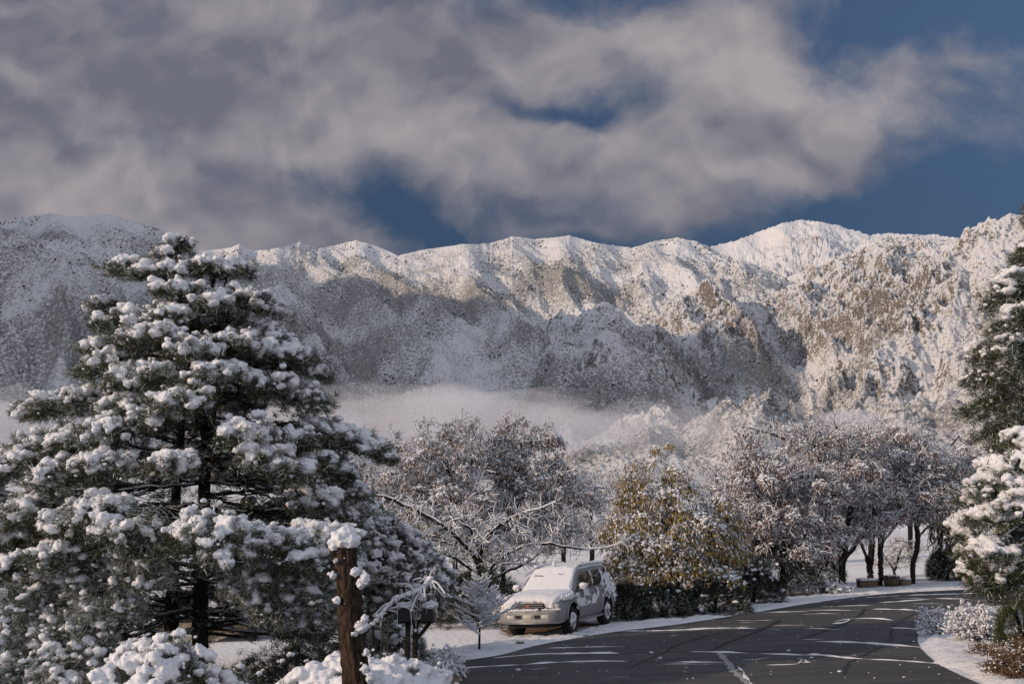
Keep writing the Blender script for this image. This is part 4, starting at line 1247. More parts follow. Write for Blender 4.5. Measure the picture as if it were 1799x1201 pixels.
# ------------------------------------------------------------------ bare and brown leaved trees
def colonise(attr, roots, step, kill, rng, grav=-.02, iters=160):
    """grow a skeleton through a cloud of points; returns nodes and parents"""
    nodes = [np.array(r) for r, _ in roots]; par = [p for _, p in roots]
    N = np.array(nodes)
    A = attr.copy()
    d = np.linalg.norm(A[:, None] - N[None], axis=2)
    near = d.argmin(1); dist = d.min(1)
    alive = np.ones(len(A), bool)
    for it in range(iters):
        idx = np.nonzero(alive)[0]
        if len(idx) == 0: break
        dirs = A[idx] - N[near[idx]]
        dirs /= np.linalg.norm(dirs, axis=1, keepdims=True) + 1e-9
        acc = np.zeros_like(N)
        np.add.at(acc, near[idx], dirs)
        has = np.nonzero(np.abs(acc).sum(1) > 0)[0]
        v = acc[has]; v /= np.linalg.norm(v, axis=1, keepdims=True) + 1e-9
        v = v + rng.normal(0, .22, v.shape) + [0, 0, grav]
        v /= np.linalg.norm(v, axis=1, keepdims=True) + 1e-9
        new = N[has] + v * step
        base = len(N)
        N = np.concatenate([N, new]); par.extend(has.tolist())
        dn = np.linalg.norm(A[idx][:, None] - new[None], axis=2)
        m = dn.min(1); am = dn.argmin(1) + base
        better = m < dist[idx]
        near[idx[better]] = am[better]; dist[idx[better]] = m[better]
        alive[idx[dist[idx] < kill]] = False
        if len(N) > 9000: break
    return N, np.array(par)

def ellipsoid_points(rng, cells, n):
    vol = np.array([c[3] * c[4] * c[5] for c in cells]); cnt = (n * vol / vol.sum()).astype(int) + 4
    out = []
    for c, k in zip(cells, cnt):
        p = rng.normal(size=(k * 1, 3)); p /= np.linalg.norm(p, axis=1, keepdims=True)
        p *= (rng.random((k, 1)) ** .42)
        out.append(np.array(c[:3]) + p * np.array(c[3:6]))
    return np.concatenate(out)

DENSE = 1.7
def broad_tree(name, label, cat, seed, base_uv, Y, stems, cells, n_attr=650, leaf=None, leaf_n=0, leaf_size=.075, snow_n=.3, snow_r=.06, twig_len=.42, twigs=5, group=None, trunk_r=.12, twig_m=None,
               ridge=.6, step=.2, kill=.27, droop=-.15, twig_w=.010, tip=.011, grav=-.02, hang=False, bark=None, sprays=None, auto=0, spray_r=.3):
    """stems: polylines in photograph pixels; cells: crown ellipsoids (column, row, half width, half height, half depth in px)"""
    rng = np.random.default_rng(seed)
    k = Y / F
    b0 = at(base_uv[0], base_uv[1], Y)
    base = np.array([b0[0], Y, gz(b0[0], 0)])
    root = empty(name, base, label, cat, group)
    roots = [(base - [0, 0, .05], -1)]
    off = rng.uniform(-.3, .3, len(stems))
    for st, o_ in zip(stems, off):
        pts = [base.copy()] + [at(u, v, Y + o_ * i * .5) for i, (u, v) in enumerate(st)]
        p = smooth_line(pts, 5)
        last = 0
        for q in p[1:]:
            roots.append((q + rng.normal(0, .02, 3), last)); last = len(roots) - 1
    cc = []
    for c in cells:
        p = at(c[0], c[1], Y)
        cc.append((p[0], Y + (c[5] if len(c) > 5 else 0) * k, p[2], c[2] * k, (c[4] if len(c) > 4 else c[2]) * k, c[3] * k))
    A = ellipsoid_points(rng, cc, int(n_attr * DENSE))
    A = A[A[:, 2] > gz(A[:, 0], 0) + .25]
    N, par = colonise(A, roots, step, kill, rng, grav)
    n = len(N)
    cnt = np.zeros(n); child = np.zeros(n, int)
    for i in range(1, n): child[par[i]] += 1
    cnt[child == 0] = 1
    for i in range(n - 1, 0, -1): cnt[par[i]] += cnt[i]
    rad = tip * cnt ** .46
    rad = rad * min(1.0, trunk_r / rad[0]) if rad[0] > trunk_r else rad + (trunk_r - rad[0]) * (cnt / cnt[0]) ** 1.2
    i = np.arange(1, n)
    thick = rad[i] > .030
    T = MB()
    a, b_ = N[par[i]], N[i]
    ra, rb = np.minimum(rad[par[i]], rad[i] * 1.35), rad[i]
    T.segs(a[thick], b_[thick] + (b_ - a)[thick] * .06, ra[thick], rb[thick], 8)
    T.build('trunk', bark or BRANCH, root)
    B = MB()
    B.segs(a[~thick], b_[~thick], np.maximum(ra[~thick], .007), np.maximum(rb[~thick], .007), 5)
    # side twigs on the thin wood
    thin = i[rad[i] < .022]
    m = np.repeat(thin, twigs)
    p0 = N[m] + (N[par[m]] - N[m]) * rng.random((len(m), 1))
    dd = N[m] - N[par[m]]; dd /= np.linalg.norm(dd, axis=1, keepdims=True) + 1e-9
    dv = dd * .6 + rng.normal(0, .6, (len(m), 3)) + [0, 0, droop]
    dv /= np.linalg.norm(dv, axis=1, keepdims=True) + 1e-9
    ln = rng.uniform(.4, 1.1, (len(m), 1)) * twig_len
    p1 = p0 + dv * ln * .55
    p2 = p1 + (dv + rng.normal(0, .25, dv.shape) + [0, 0, droop]) * ln * .45
    B.segs(p0, p1, twig_w, twig_w * .85, 4); B.segs(p1, p2, twig_w * .85, twig_w * .6, 4)
    B.build('twigs', twig_m or TWIG, root)
    # snow lying along the wood
    S = MB()
    fl = np.abs((b_ - a)[:, 2]) / step < .85
    q = fl & (rng.random(len(i)) < ridge)
    w_ = np.clip(rad[i] * .8, .014, .05)
    up = np.stack([0 * rad[i], 0 * rad[i], rad[i] * .75 + .006], 1)
    S.segs((a + up)[q], (b_ + up)[q], w_[q], w_[q], 5)
    if snow_n:
        sel = rng.random(len(p2)) < min(1, snow_n * .85)
        w2 = rng.uniform(.2, .42, sel.sum()) * snow_r
        S.segs((p0 * .4 + p1 * .6)[sel] + [0, 0, .012], p1[sel] + [0, 0, .014], w2 * .8, w2, 5); S.segs(p1[sel] + [0, 0, .014], p2[sel] + [0, 0, .010], w2, w2 * .5, 5)
        sel = rng.random(len(p2)) < snow_n * .55
        c = p2[sel] * .7 + p1[sel] * .3 + [0, 0, .02]
        r_ = (.35 + .8 * rng.random(len(c)) ** 2) * snow_r
        S.blobs(c, np.stack([r_ * rng.uniform(.8, 1.6, len(c)), r_ * rng.uniform(.8, 1.6, len(c)), r_ * .65], 1), rng, lod=1)
    Lf = MB()
    # drooping sprays: leaves hanging under a pad of snow
    pads = [(at(u, v, Y - fr), hw * k, sn) for u, v, hw, fr, sn in (sprays or [])]
    if auto:
        ends = np.nonzero((cnt == 1) & (np.arange(n) > len(roots)))[0]
        for q in rng.choice(ends, min(auto, len(ends)), replace=False): pads.append((N[q] + [0, 0, .03], spray_r * rng.uniform(.6, 1.3), rng.uniform(.35, .9)))
    for c, hw, sn in pads:
        m_ = int(46 * (hw / .4) ** 1.5) + 8
        r_ = np.sqrt(rng.random(m_)); a_ = rng.uniform(0, 6.283, m_)
        P_ = c + np.stack([np.cos(a_) * r_ * hw, np.sin(a_) * r_ * hw, -.75 * hw * r_ ** 2 + rng.normal(0, .12, m_) * hw], 1)
        kk = 5
        q = np.repeat(P_, kk, 0) + rng.normal(0, .05, (m_ * kk, 3)) - np.array([0, 0, 1]) * rng.uniform(0, .5 * hw, (m_ * kk, 1))
        if leaf is not None: Lf.leaves(q, rng.normal(0, .4, q.shape) + [0, 0, -1.0], rng.uniform(.6, 1.3, len(q)) * leaf_size, rng.uniform(.3, .5, len(q)) * leaf_size, rng)
        B2 = (rng.random(m_) < sn * 1.15) & (r_ < .45 + .5 * sn)
        ps = P_[B2]; w2 = rng.uniform(.028, .07, len(ps)) * (.6 + .5 * sn)
        S.blobs(ps + [0, 0, .02], np.stack([w2 * rng.uniform(.8, 1.5, len(ps)), w2 * rng.uniform(.8, 1.5, len(ps)), w2 * .8], 1), rng, lod=1)
    S.build('snow_load', SNOW, root)
    if leaf is not None and leaf_n:
        cl = sstep(pn(p2[:, 0] * .9 + seed, p2[:, 2] * .9 + p2[:, 1] * .5, seed), -.35, .45) * 1.5 + .35
        sel = rng.random(len(p2)) < leaf_n * cl
        c = np.repeat(p2[sel] * .75 + p1[sel] * .25, 9, 0) + rng.normal(0, .075, (sel.sum() * 9, 3))
        d = rng.normal(0, .45, c.shape) + [0, 0, -1.0 if hang else -.7]
        Lf.leaves(c, d, rng.uniform(.6, 1.3, len(c)) * leaf_size, rng.uniform(.35, .55, len(c)) * leaf_size, rng)
    if leaf is not None and Lf.v: Lf.build('leaves', leaf, root, smooth=False)
    return root, N, rad

# two round brown leaved trees beyond the car
broad_tree('maple_tree', 'brown leaved snowy tree with forked dark trunk, left of the pair behind the car', 'tree', 101, (800, 1058), 38.0,
           [[(800, 980), (802, 880), (790, 830), (770, 780)], [(802, 900), (815, 840), (845, 790)], [(800, 960), (770, 900), (720, 860)]],
           [(800, 800, 80, 55), (745, 770, 26, 45), (812, 750, 36, 24), (735, 815, 70, 45), (680, 860, 70, 40), (790, 890, 110, 55), (640, 880, 50, 40), (850, 780, 30, 40), (740, 740, 16, 16), (610, 850, 30, 25), (700, 930, 80, 40), (840, 950, 70, 40)],
           1050, LEAF_BROWN, .24, .11, .36, .06, hang=True, trunk_r=.11, tip=.009, auto=110)
broad_tree('maple_tree', 'brown leaved snowy tree with the taller right crown, behind the parked car', 'tree', 102, (884, 1058), 39.0,
           [[(884, 980), (886, 900), (900, 850), (925, 800)], [(885, 920), (875, 850), (870, 790)], [(886, 900), (930, 860), (970, 840)]],
           [(910, 760, 36, 36), (950, 770, 36, 30), (890, 800, 45, 60), (940, 840, 70, 50), (1000, 860, 50, 40), (890, 900, 80, 50), (905, 735, 22, 15), (975, 800, 18, 20), (1040, 880, 40, 25), (960, 930, 70, 36)],
           950, LEAF_BROWN, .24, .11, .36, .06, hang=True, trunk_r=.11, tip=.009, auto=110)
# contorted bare bush with thick white limbs in front of them
broad_tree('bare_tree', 'leafless contorted tree, thick white limbs arching over the car', 'tree', 103, (850, 1085), 31.0,
           [[(846, 1020), (820, 960), (740, 900), (660, 870), (600, 862)], [(850, 1030), (880, 980), (950, 955), (1040, 965), (1110, 945)], [(848, 1020), (850, 950), (900, 910), (980, 880)], [(846, 1030), (800, 980), (720, 960), (690, 990)],
            [(850, 1040), (890, 1005), (930, 985), (960, 960)], [(850, 1020), (830, 940), (800, 900)], [(848, 1040), (870, 1000), (890, 990), (960, 990)]],
           [(700, 900, 120, 40), (850, 930, 140, 50), (980, 920, 60, 45), (760, 960, 110, 40), (620, 880, 60, 30), (900, 980, 70, 26), (1050, 965, 50, 22), (800, 1000, 60, 40), (930, 895, 40, 30), (680, 960, 50, 40)],
           620, None, 0, .1, .25, .05, twig_len=.5, twigs=3, ridge=1.0, trunk_r=.13, twig_m=TWIG_PALE, step=.26, kill=.42, tip=.016, twig_w=.013, droop=0.0, grav=0)
# golden tree right of the car
broad_tree('golden_tree', 'yellow and olive leaved tree bowed with snow, right of the car', 'tree', 104, (1190, 1082), 33.0,
           [[(1188, 1020), (1186, 940), (1180, 860), (1160, 800)], [(1188, 1000), (1170, 930), (1130, 850)], [(1190, 980), (1230, 910), (1270, 880)], [(1188, 1020), (1140, 960), (1100, 940)]],
           [(1185, 830, 30, 30), (1170, 795, 14, 18), (1130, 840, 46, 36), (1180, 890, 70, 40), (1250, 900, 50, 36), (1190, 945, 105, 50), (1120, 945, 60, 45), (1260, 955, 50, 40), (1110, 995, 50, 24), (1220, 990, 70, 24), (1100, 880, 30, 40), (1160, 985, 60, 30)],
           900, LEAF_GOLD, .40, .13, .12, .05, hang=True, trunk_r=.10, droop=-.5, twig_len=.42, bark=BARK_DARK,
           sprays=[(1184, 822, 22, .2, .8), (1151, 785, 9, 0, .4), (1175, 780, 8, 0, .4), (1113, 834, 22, .2, .5), (1096, 866, 20, .2, .4), (1131, 866, 22, .5, .6), (1175, 862, 26, .6, .8), (1207, 849, 20, .2, .7), (1125, 901, 26, .8, .6), (1084, 907, 24, .3, .5), (1067, 930, 22, .2, .4),
                   (1265, 876, 26, .3, .8), (1230, 905, 30, 1.1, .95), (1254, 922, 26, 1.0, .9), (1288, 901, 22, .2, .7), (1195, 888, 24, .9, .7), (1166, 950, 36, 1.5, .95), (1131, 946, 28, 1.2, .8), (1102, 936, 26, .8, .7), (1207, 966, 30, 1.5, .5), (1184, 986, 30, 1.6, .8), (1078, 972, 26, .6, .6), (1113, 985, 30, 1.2, .8),
                   (1096, 1014, 28, 1.0, .7), (1131, 1014, 30, 1.5, .6), (1154, 996, 26, 1.6, .4), (1227, 980, 30, 1.4, .25), (1265, 998, 28, 1.2, .8), (1285, 1008, 24, .9, .9), (1271, 951, 28, .8, .3), (1292, 962, 22, .4, .5),  (1240, 945, 28, 1.1, .4),  (1300, 930, 18, .2, .4), (1150, 915, 26, 1.0, .5), (1060, 990, 18, .3, .5)])
# low rust brown oak to the right of it, its trunk lost behind dark bushes
broad_tree('oak_tree', 'spreading rust leaved tree between the golden tree and the planters', 'tree', 105, (1378, 1062), 38.5,
           [[(1376, 1000), (1372, 930), (1350, 860), (1310, 800)], [(1376, 980), (1390, 900), (1410, 840)], [(1376, 1000), (1330, 930), (1300, 900)]],
           [(1310, 800, 50, 34), (1350, 840, 80, 46), (1420, 860, 70, 50), (1340, 910, 90, 45), (1430, 930, 60, 40), (1300, 770, 30, 16), (1290, 860, 40, 40), (1390, 960, 80, 30), (1320, 960, 50, 24)],
           1250, LEAF_RUST, .24, .11, .38, .06, trunk_r=.14, twig_len=.4, tip=.009, auto=130)
G = 'snowy street trees along the far side of the bend'
broad_tree('street_tree', 'stout pollard like trunk forking low, snowy brown crown, left of the planters', 'tree', 106, (1480, 1040), 41.0,
           [[(1480, 990), (1500, 960), (1525, 920), (1540, 860)], [(1480, 990), (1470, 920), (1450, 840), (1430, 780)], [(1482, 985), (1490, 920), (1500, 830), (1490, 770)]],
           [(1440, 780, 60, 34), (1500, 790, 60, 45), (1480, 850, 90, 50), (1540, 880, 60, 40), (1420, 850, 50, 45), (1500, 930, 60, 24), (1400, 760, 36, 20)],
           1250, LEAF_RUST, .19, .10, .26, .065, auto=75, tip=.009, group=G, trunk_r=.29, twig_len=.4)
broad_tree('street_tree', 'dark trunk splitting in two above the stone trough', 'tree', 107, (1530, 1036), 43.0,
           [[(1529, 1000), (1532, 960), (1533, 900), (1550, 830)], [(1528, 1000), (1515, 960), (1500, 920), (1520, 850)]],
           [(1540, 800, 60, 50), (1570, 860, 70, 40), (1520, 890, 60, 30), (1560, 760, 36, 20)],
           900, LEAF_RUST, .14, .10, .26, .065, auto=75, tip=.009, group=G, trunk_r=.17, twig_len=.4)
broad_tree('street_tree', 'dark trunk with fan of limbs just left of the wooden barrel', 'tree', 108, (1548, 1042), 41.5,
           [[(1547, 1000), (1547, 960), (1555, 920), (1580, 880), (1610, 830)], [(1546, 970), (1545, 900), (1560, 840)], [(1547, 965), (1568, 930), (1590, 900)]],
           [(1600, 810, 60, 45), (1620, 870, 70, 36), (1570, 890, 50, 30), (1640, 830, 50, 34), (1590, 770, 40, 20)],
           900, LEAF_RUST, .16, .10, .26, .065, auto=75, tip=.009, group=G, trunk_r=.15, twig_len=.4)
broad_tree('street_tree', 'slim leaning trunk standing alone right of the wooden barrel', 'tree', 109, (1604, 1036), 42.0,
           [[(1605, 990), (1612, 950), (1612, 910), (1640, 870)], [(1611, 955), (1625, 930), (1650, 905)]],
           [(1650, 840, 50, 40), (1680, 860, 50, 36), (1630, 890, 46, 26), (1700, 830, 30, 26)],
           750, LEAF_RUST, .19, .10, .26, .065, auto=75, tip=.009, group=G, trunk_r=.13, twig_len=.4)
broad_tree('street_tree', 'thick dark trunk with a leaning limb beside the right conifer', 'tree', 110, (1690, 1030), 43.0,
           [[(1690, 980), (1686, 940), (1690, 900), (1680, 850)], [(1688, 990), (1672, 950), (1655, 920), (1640, 890)], [(1688, 960), (1710, 920), (1740, 880)]],
           [(1690, 840, 46, 36), (1720, 880, 50, 36), (1660, 890, 40, 22), (1740, 850, 40, 30), (1700, 800, 30, 18)],
           850, LEAF_RUST, .21, .10, .32, .07, auto=75, tip=.009, group=G, trunk_r=.24, twig_len=.4)
broad_tree('young_tree', 'small snowy sapling seen behind the wooden barrel against the field', 'tree', 111, (1572, 1032), 47.0,
           [[(1572, 1000), (1580, 975), (1590, 950)], [(1572, 1005), (1560, 985), (1548, 970)]],
           [(1580, 970, 40, 30), (1550, 980, 24, 20), (1605, 960, 20, 16)], 260, None, 0, .1, .2, .05, trunk_r=.07, twig_len=.35)
# thin frosted trees further back
broad_tree('frosted_tree', 'grey frosted tree behind the gap between the brown and golden trees', 'tree', 112, (1040, 1000), 62.0,
           [[(1040, 950), (1038, 900), (1045, 850)]],
           [(1040, 850, 60, 34), (1010, 900, 70, 34), (1075, 890, 50, 34), (1040, 940, 60, 24), (1090, 840, 40, 24)], 1100, None, 0, .1, .3, .08, trunk_r=.15, twig_len=.6, step=.34, kill=.45, tip=.015, twig_w=.016)
broad_tree('frosted_tree', 'grey frosted tree half hidden by the right brown crown behind the car', 'tree', 116, (990, 1000), 66.0,
           [[(990, 950), (985, 900), (1000, 850)]],
           [(1000, 850, 50, 40), (970, 890, 60, 40), (1020, 930, 50, 30), (960, 950, 50, 26)], 800, None, 0, .1, .3, .08, trunk_r=.15, twig_len=.6, step=.34, kill=.45, tip=.013, twig_w=.016)
broad_tree('frosted_tree', 'grey frosted tree filling the gap between the golden and rust trees', 'tree', 117, (1275, 1000), 64.0,
           [[(1275, 950), (1272, 900), (1262, 850)]],
           [(1262, 840, 40, 40), (1240, 870, 40, 36), (1280, 900, 44, 44), (1230, 820, 26, 26)], 800, LEAF_RUST, .1, .12, .3, .08, trunk_r=.15, twig_len=.6, step=.34, kill=.45, tip=.013, twig_w=.016)
broad_tree('frosted_tree', 'frosted brown tree between the big pine and the brown pair', 'tree', 118, (640, 1020), 52.0,
           [[(640, 960), (642, 900), (650, 850)]],
           [(640, 850, 50, 40), (600, 880, 50, 40), (670, 900, 60, 40), (700, 860, 40, 36), (610, 930, 50, 30)], 900, LEAF_BROWN, .2, .12, .3, .08, trunk_r=.15, twig_len=.5, step=.3, kill=.4, tip=.012, twig_w=.014)
broad_tree('frosted_tree', 'pale bare treetops rising behind the street trees at right', 'tree', 113, (1450, 1010), 60.0,
           [[(1450, 950), (1440, 850), (1400, 780), (1290, 745)], [(1452, 900), (1480, 800), (1470, 750)]],
           [(1380, 765, 90, 26), (1480, 765, 60, 36), (1330, 755, 50, 14), (1440, 740, 40, 16)], 700, None, 0, .1, .3, .07, trunk_r=.2, twig_len=.6, step=.34, kill=.5, tip=.014, twig_w=.014, droop=.15)
broad_tree('frosted_tree', 'pale bare treetops behind the right hand street trees near the conifer', 'tree', 114, (1600, 1000), 62.0,
           [[(1600, 940), (1600, 850), (1590, 770)], [(1601, 900), (1650, 810), (1690, 760)]],
           [(1590, 780, 60, 30), (1660, 790, 50, 30), (1610, 745, 30, 14), (1530, 750, 40, 20)], 650, None, 0, .1, .3, .07, trunk_r=.2, twig_len=.6, step=.34, kill=.5, tip=.014, twig_w=.014, droop=.15)
broad_tree('poplar_tree', 'slender upright bare treetops poking up right of the big pine', 'tree', 115, (680, 1000), 58.0,
           [[(680, 900), (684, 820), (686, 745)], [(681, 880), (665, 820), (655, 760)], [(681, 880), (630, 820), (612, 755)], [(680, 880), (700, 820), (700, 765)]],
           [(684, 770, 9, 26), (655, 790, 8, 28), (612, 780, 8, 26), (700, 795, 8, 26), (650, 850, 40, 40), (610, 850, 40, 36)], 420, None, 0, .1, .12, .05, trunk_r=.12, twig_len=.45, step=.34, kill=.42, tip=.014, twig_w=.014, droop=.35)
# hanging willow strands beside the right trunk
def willow():
    rng = np.random.default_rng(77)
    b = at(1650, 1030, 44.5)
    base = np.array([b[0], 44.5, gz(b[0], 0)])
    root = empty('weeping_tree', base, 'weeping tree with bare brown hanging strands beside the right trunk', 'tree')
    m = MB()
    p = smooth_line([base, at(1665, 980, 44.5), at(1672, 930, 44.5), at(1660, 900, 44.5)], 5)
    m.tube(p, np.linspace(.09, .03, len(p)), 8, wob=.1, rng=rng); m.build('trunk', BARK_DARK, root)
    t = MB()
    for i in range(120):
        u = rng.choice([1640, 1652, 1660, 1672]) + rng.normal(0, 5); v0 = rng.uniform(890, 925); v1 = v0 + rng.uniform(30, 95)
        Yq = 44.5 + rng.normal(0, .25)
        a = p[-1] + rng.normal(0, .1, 3)
        c = np.array([at(u + rng.normal(0, 1.5) * k, v0 + (v1 - v0) * k / 4, Yq) for k in range(5)])
        c = np.concatenate([[a], c]); c[:, 2] = np.maximum(c[:, 2], gz(c[:, 0], 0) + .1)
        t.segs(c[:-1], c[1:], .012, .010, 4)
    t.build('strands', VINE, root)
willow()

# ------------------------------------------------------------------ white sapling left of the car
def sapling(name, label, base_uv, top_v, Y, halfw, seed, n=130):
    rng = np.random.default_rng(seed)
    b = at(base_uv[0], base_uv[1], Y); base = np.array([b[0], Y, gz(b[0], 0)])
    topz = at(base_uv[0], top_v, Y)[2]
    root = empty(name, base, label, 'young conifer')
    H = topz - base[2]
    m = MB(); m.tube([base - [0, 0, .03], base + [0.01, 0, H * .5], base + [0, 0, H]], [.03, .02, .007], 8); m.build('trunk', BARK_DARK, root)
    tw, sn = MB(), MB()
    for i in range(n):
        f = rng.uniform(.02, .98) ** .8
        az = rng.uniform(0, 6.283)
        Lb = halfw * (1 - f) ** .8 * rng.uniform(.6, 1.15) + .08
        a = base + [0, 0, H * (.08 + .9 * f)]
        d = np.array([math.cos(az), math.sin(az), .5])
        tip = a + d * Lb + [0, 0, -.10 * Lb]
        p = bez(a, (a + tip) / 2 + [0, 0, -.12 * Lb], tip, 6)
        tw.segs(p[:-1], p[1:], .009, .007, 4)
        up = np.array([0, 0, .014])
        rr_ = rng.uniform(.020, .034)
        sn.segs(p[:-1] + up, p[1:] + up, rr_, rr_ * .9, 5)
        for j in range(2, 6):
            for sgn in (-1, 1):
                q = p[j] + (np.cross(d, [0, 0, 1]) * sgn * .9 + d * .7) * rng.uniform(.08, .2) * (1 - .5 * f) + [0, 0, rng.uniform(-.02, .07)]
                tw.segs([p[j]], [q], .007, .005, 4); sn.segs([p[j] + up], [q + up], rr_ * .8, rr_ * .6, 5)
                if rng.random() < .5: sn.blobs([q + up], rng.uniform(.015, .03, 1), rng, lod=1)
    tw.build('twigs', TWIG, root); sn.build('snow_load', SNOW, root)
sapling('young_conifer', 'small bare white sapling between the mailbox and the car', (842, 1128), 1008, 24.5, 1.05, 201, 46)

def twig_bush(name, label, cat, base_uv, Y, halfw, hgt, seed, n=120, mt=TWIG, snow=.5, arch=.35, sr=.02, leaf=None):
    """arching stems from one root, loaded with snow"""
    rng = np.random.default_rng(seed)
    b = at(base_uv[0], base_uv[1], Y); base = np.array([b[0], Y, gz(b[0], 0)])
    root = empty(name, base, label, cat)
    tw, sn, lf = MB(), MB(), MB()
    for i in range(n):
        az = rng.uniform(0, 6.283); q = rng.uniform(.25, 1.0)
        tip = base + np.array([math.cos(az) * halfw * q, math.sin(az) * halfw * q, hgt * (rng.uniform(.35, 1.05) * math.sqrt(max(0, 1 - q * q * .8)) - arch * .3 * q)])
        tip[2] = max(tip[2], base[2] + .04)
        r0 = base + np.array([rng.normal(0, halfw * .15), rng.normal(0, halfw * .15), -.02])
        mid = r0 * .4 + tip * .6; mid[2] = max(tip[2], r0[2]) + hgt * arch * q
        p = bez(r0, mid, tip, 8)
        tw.segs(p[:-1], p[1:], np.linspace(.010, .006, 7), np.linspace(.009, .005, 7), 4)
        for j in range(3, 8):
            e = p[j] + rng.normal(0, .10 * hgt + .03, 3)
            e[2] = max(e[2], base[2] + .02)
            tw.segs([p[j]], [e], .006, .004, 4)
            if rng.random() < snow:
                sn.blobs([e, (e + p[j]) / 2 + [0, 0, .012]], rng.uniform(.5, 1.4, 2) * sr, rng, lod=1)
            if leaf is not None: lf.leaves(np.repeat(e[None], 4, 0) + rng.normal(0, .03, (4, 3)), rng.normal(0, 1, (4, 3)) + [0, 0, -.3], .06, .03, rng)
        if rng.random() < snow:
            w_ = rng.uniform(.6, 1.3) * sr
            sn.segs(p[3:-1] + [0, 0, .012], p[4:] + [0, 0, .012], w_, w_ * .9, 5)
    tw.build('stems', mt, root)
    if leaf is not None: lf.build('leaves', leaf, root, smooth=False)
    if snow: sn.build('snow_load', SNOW, root)
    return root
twig_bush('drooping_bush', 'snow coated bush with drooping tips beside the boulder and mailbox', 'bush', (782, 1140), 19.5, .42, .62, 202, 70, TWIG_PALE, .9, .5, .03)
twig_bush('frosted_bush', 'upright frosty bush, leftmost on the inner bend at right', 'bush', (1645, 1122), 23.5, .42, .62, 203, 130, TWIG_PALE, .8, .15, .028)
twig_bush('frosted_bush', 'wide frosty bush between the upright one and the green pine bush', 'bush', (1715, 1128), 22.0, .62, .80, 204, 190, TWIG_PALE, .75, .2, .03)
twig_bush('frosted_bush', 'low frosty brush at the right picture edge under the conifer', 'bush', (1796, 1112), 21.0, .4, .35, 205, 80, TWIG_PALE, .7, .2, .026)
DRY, *_ = mat('dry_grass', (0.15, 0.095, 0.06), 0.9)
twig_bush('dry_grass_clump', 'brown dry grass clump at the lower right corner', 'grass clump', (1775, 1185), 17.0, .48, .5, 206, 190, DRY, .12, .25, .015)
twig_bush('dry_grass_clump', 'thin dry weeds in snow below the wide frosty bush', 'grass clump', (1735, 1150), 19.5, .4, .3, 207, 110, DRY, .25, .25, .015)
twig_bush('dry_grass_clump', 'reddish dry stems at the right edge beneath the green pine bush', 'grass clump', (1798, 1135), 19.0, .4, .42, 208, 120, DRY, .15, .25, .015)
twig_bush('snowy_brush', 'low snowy brush spread before the stout forked trunk', 'bush', (1452, 1052), 38.5, 1.1, .45, 209, 170, TWIG, .6, .25, .04)
a = P2(1785, 1075, 20.5)
snow_mound('pine_bush', 'small green pine bush at the right edge above the frosty brush', 'bush', 210, (a[0] + .1, 20.5, 0), (.52, .5, 1.02), 4, .03, m_needle('green_needles', (0.03, 0.04, 0.015), (0.10, 0.11, 0.04), .03), under=420, L=.14)

# ------------------------------------------------------------------ dark evergreen bushes under the trees
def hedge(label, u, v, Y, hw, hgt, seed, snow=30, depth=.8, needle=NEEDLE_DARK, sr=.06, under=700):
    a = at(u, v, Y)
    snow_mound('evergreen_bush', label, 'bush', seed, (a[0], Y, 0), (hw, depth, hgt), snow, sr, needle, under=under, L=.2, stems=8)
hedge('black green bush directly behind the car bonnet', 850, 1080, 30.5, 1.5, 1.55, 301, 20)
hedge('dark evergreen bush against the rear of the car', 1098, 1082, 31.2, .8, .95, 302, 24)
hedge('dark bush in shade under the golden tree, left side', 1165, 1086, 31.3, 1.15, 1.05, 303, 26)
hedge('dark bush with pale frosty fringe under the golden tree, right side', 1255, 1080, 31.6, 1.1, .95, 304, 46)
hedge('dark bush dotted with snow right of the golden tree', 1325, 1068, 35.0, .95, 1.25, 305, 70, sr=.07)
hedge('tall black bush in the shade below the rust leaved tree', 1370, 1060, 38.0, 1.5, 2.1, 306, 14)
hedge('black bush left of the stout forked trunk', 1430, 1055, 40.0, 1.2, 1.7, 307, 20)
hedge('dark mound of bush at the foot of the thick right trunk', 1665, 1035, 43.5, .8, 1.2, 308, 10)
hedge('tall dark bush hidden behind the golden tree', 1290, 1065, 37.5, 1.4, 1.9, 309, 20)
hedge('dark bushy mass behind the bare tree and sapling', 760, 1080, 33.0, 1.5, 1.3, 310, 60, needle=NEEDLE_FROST)
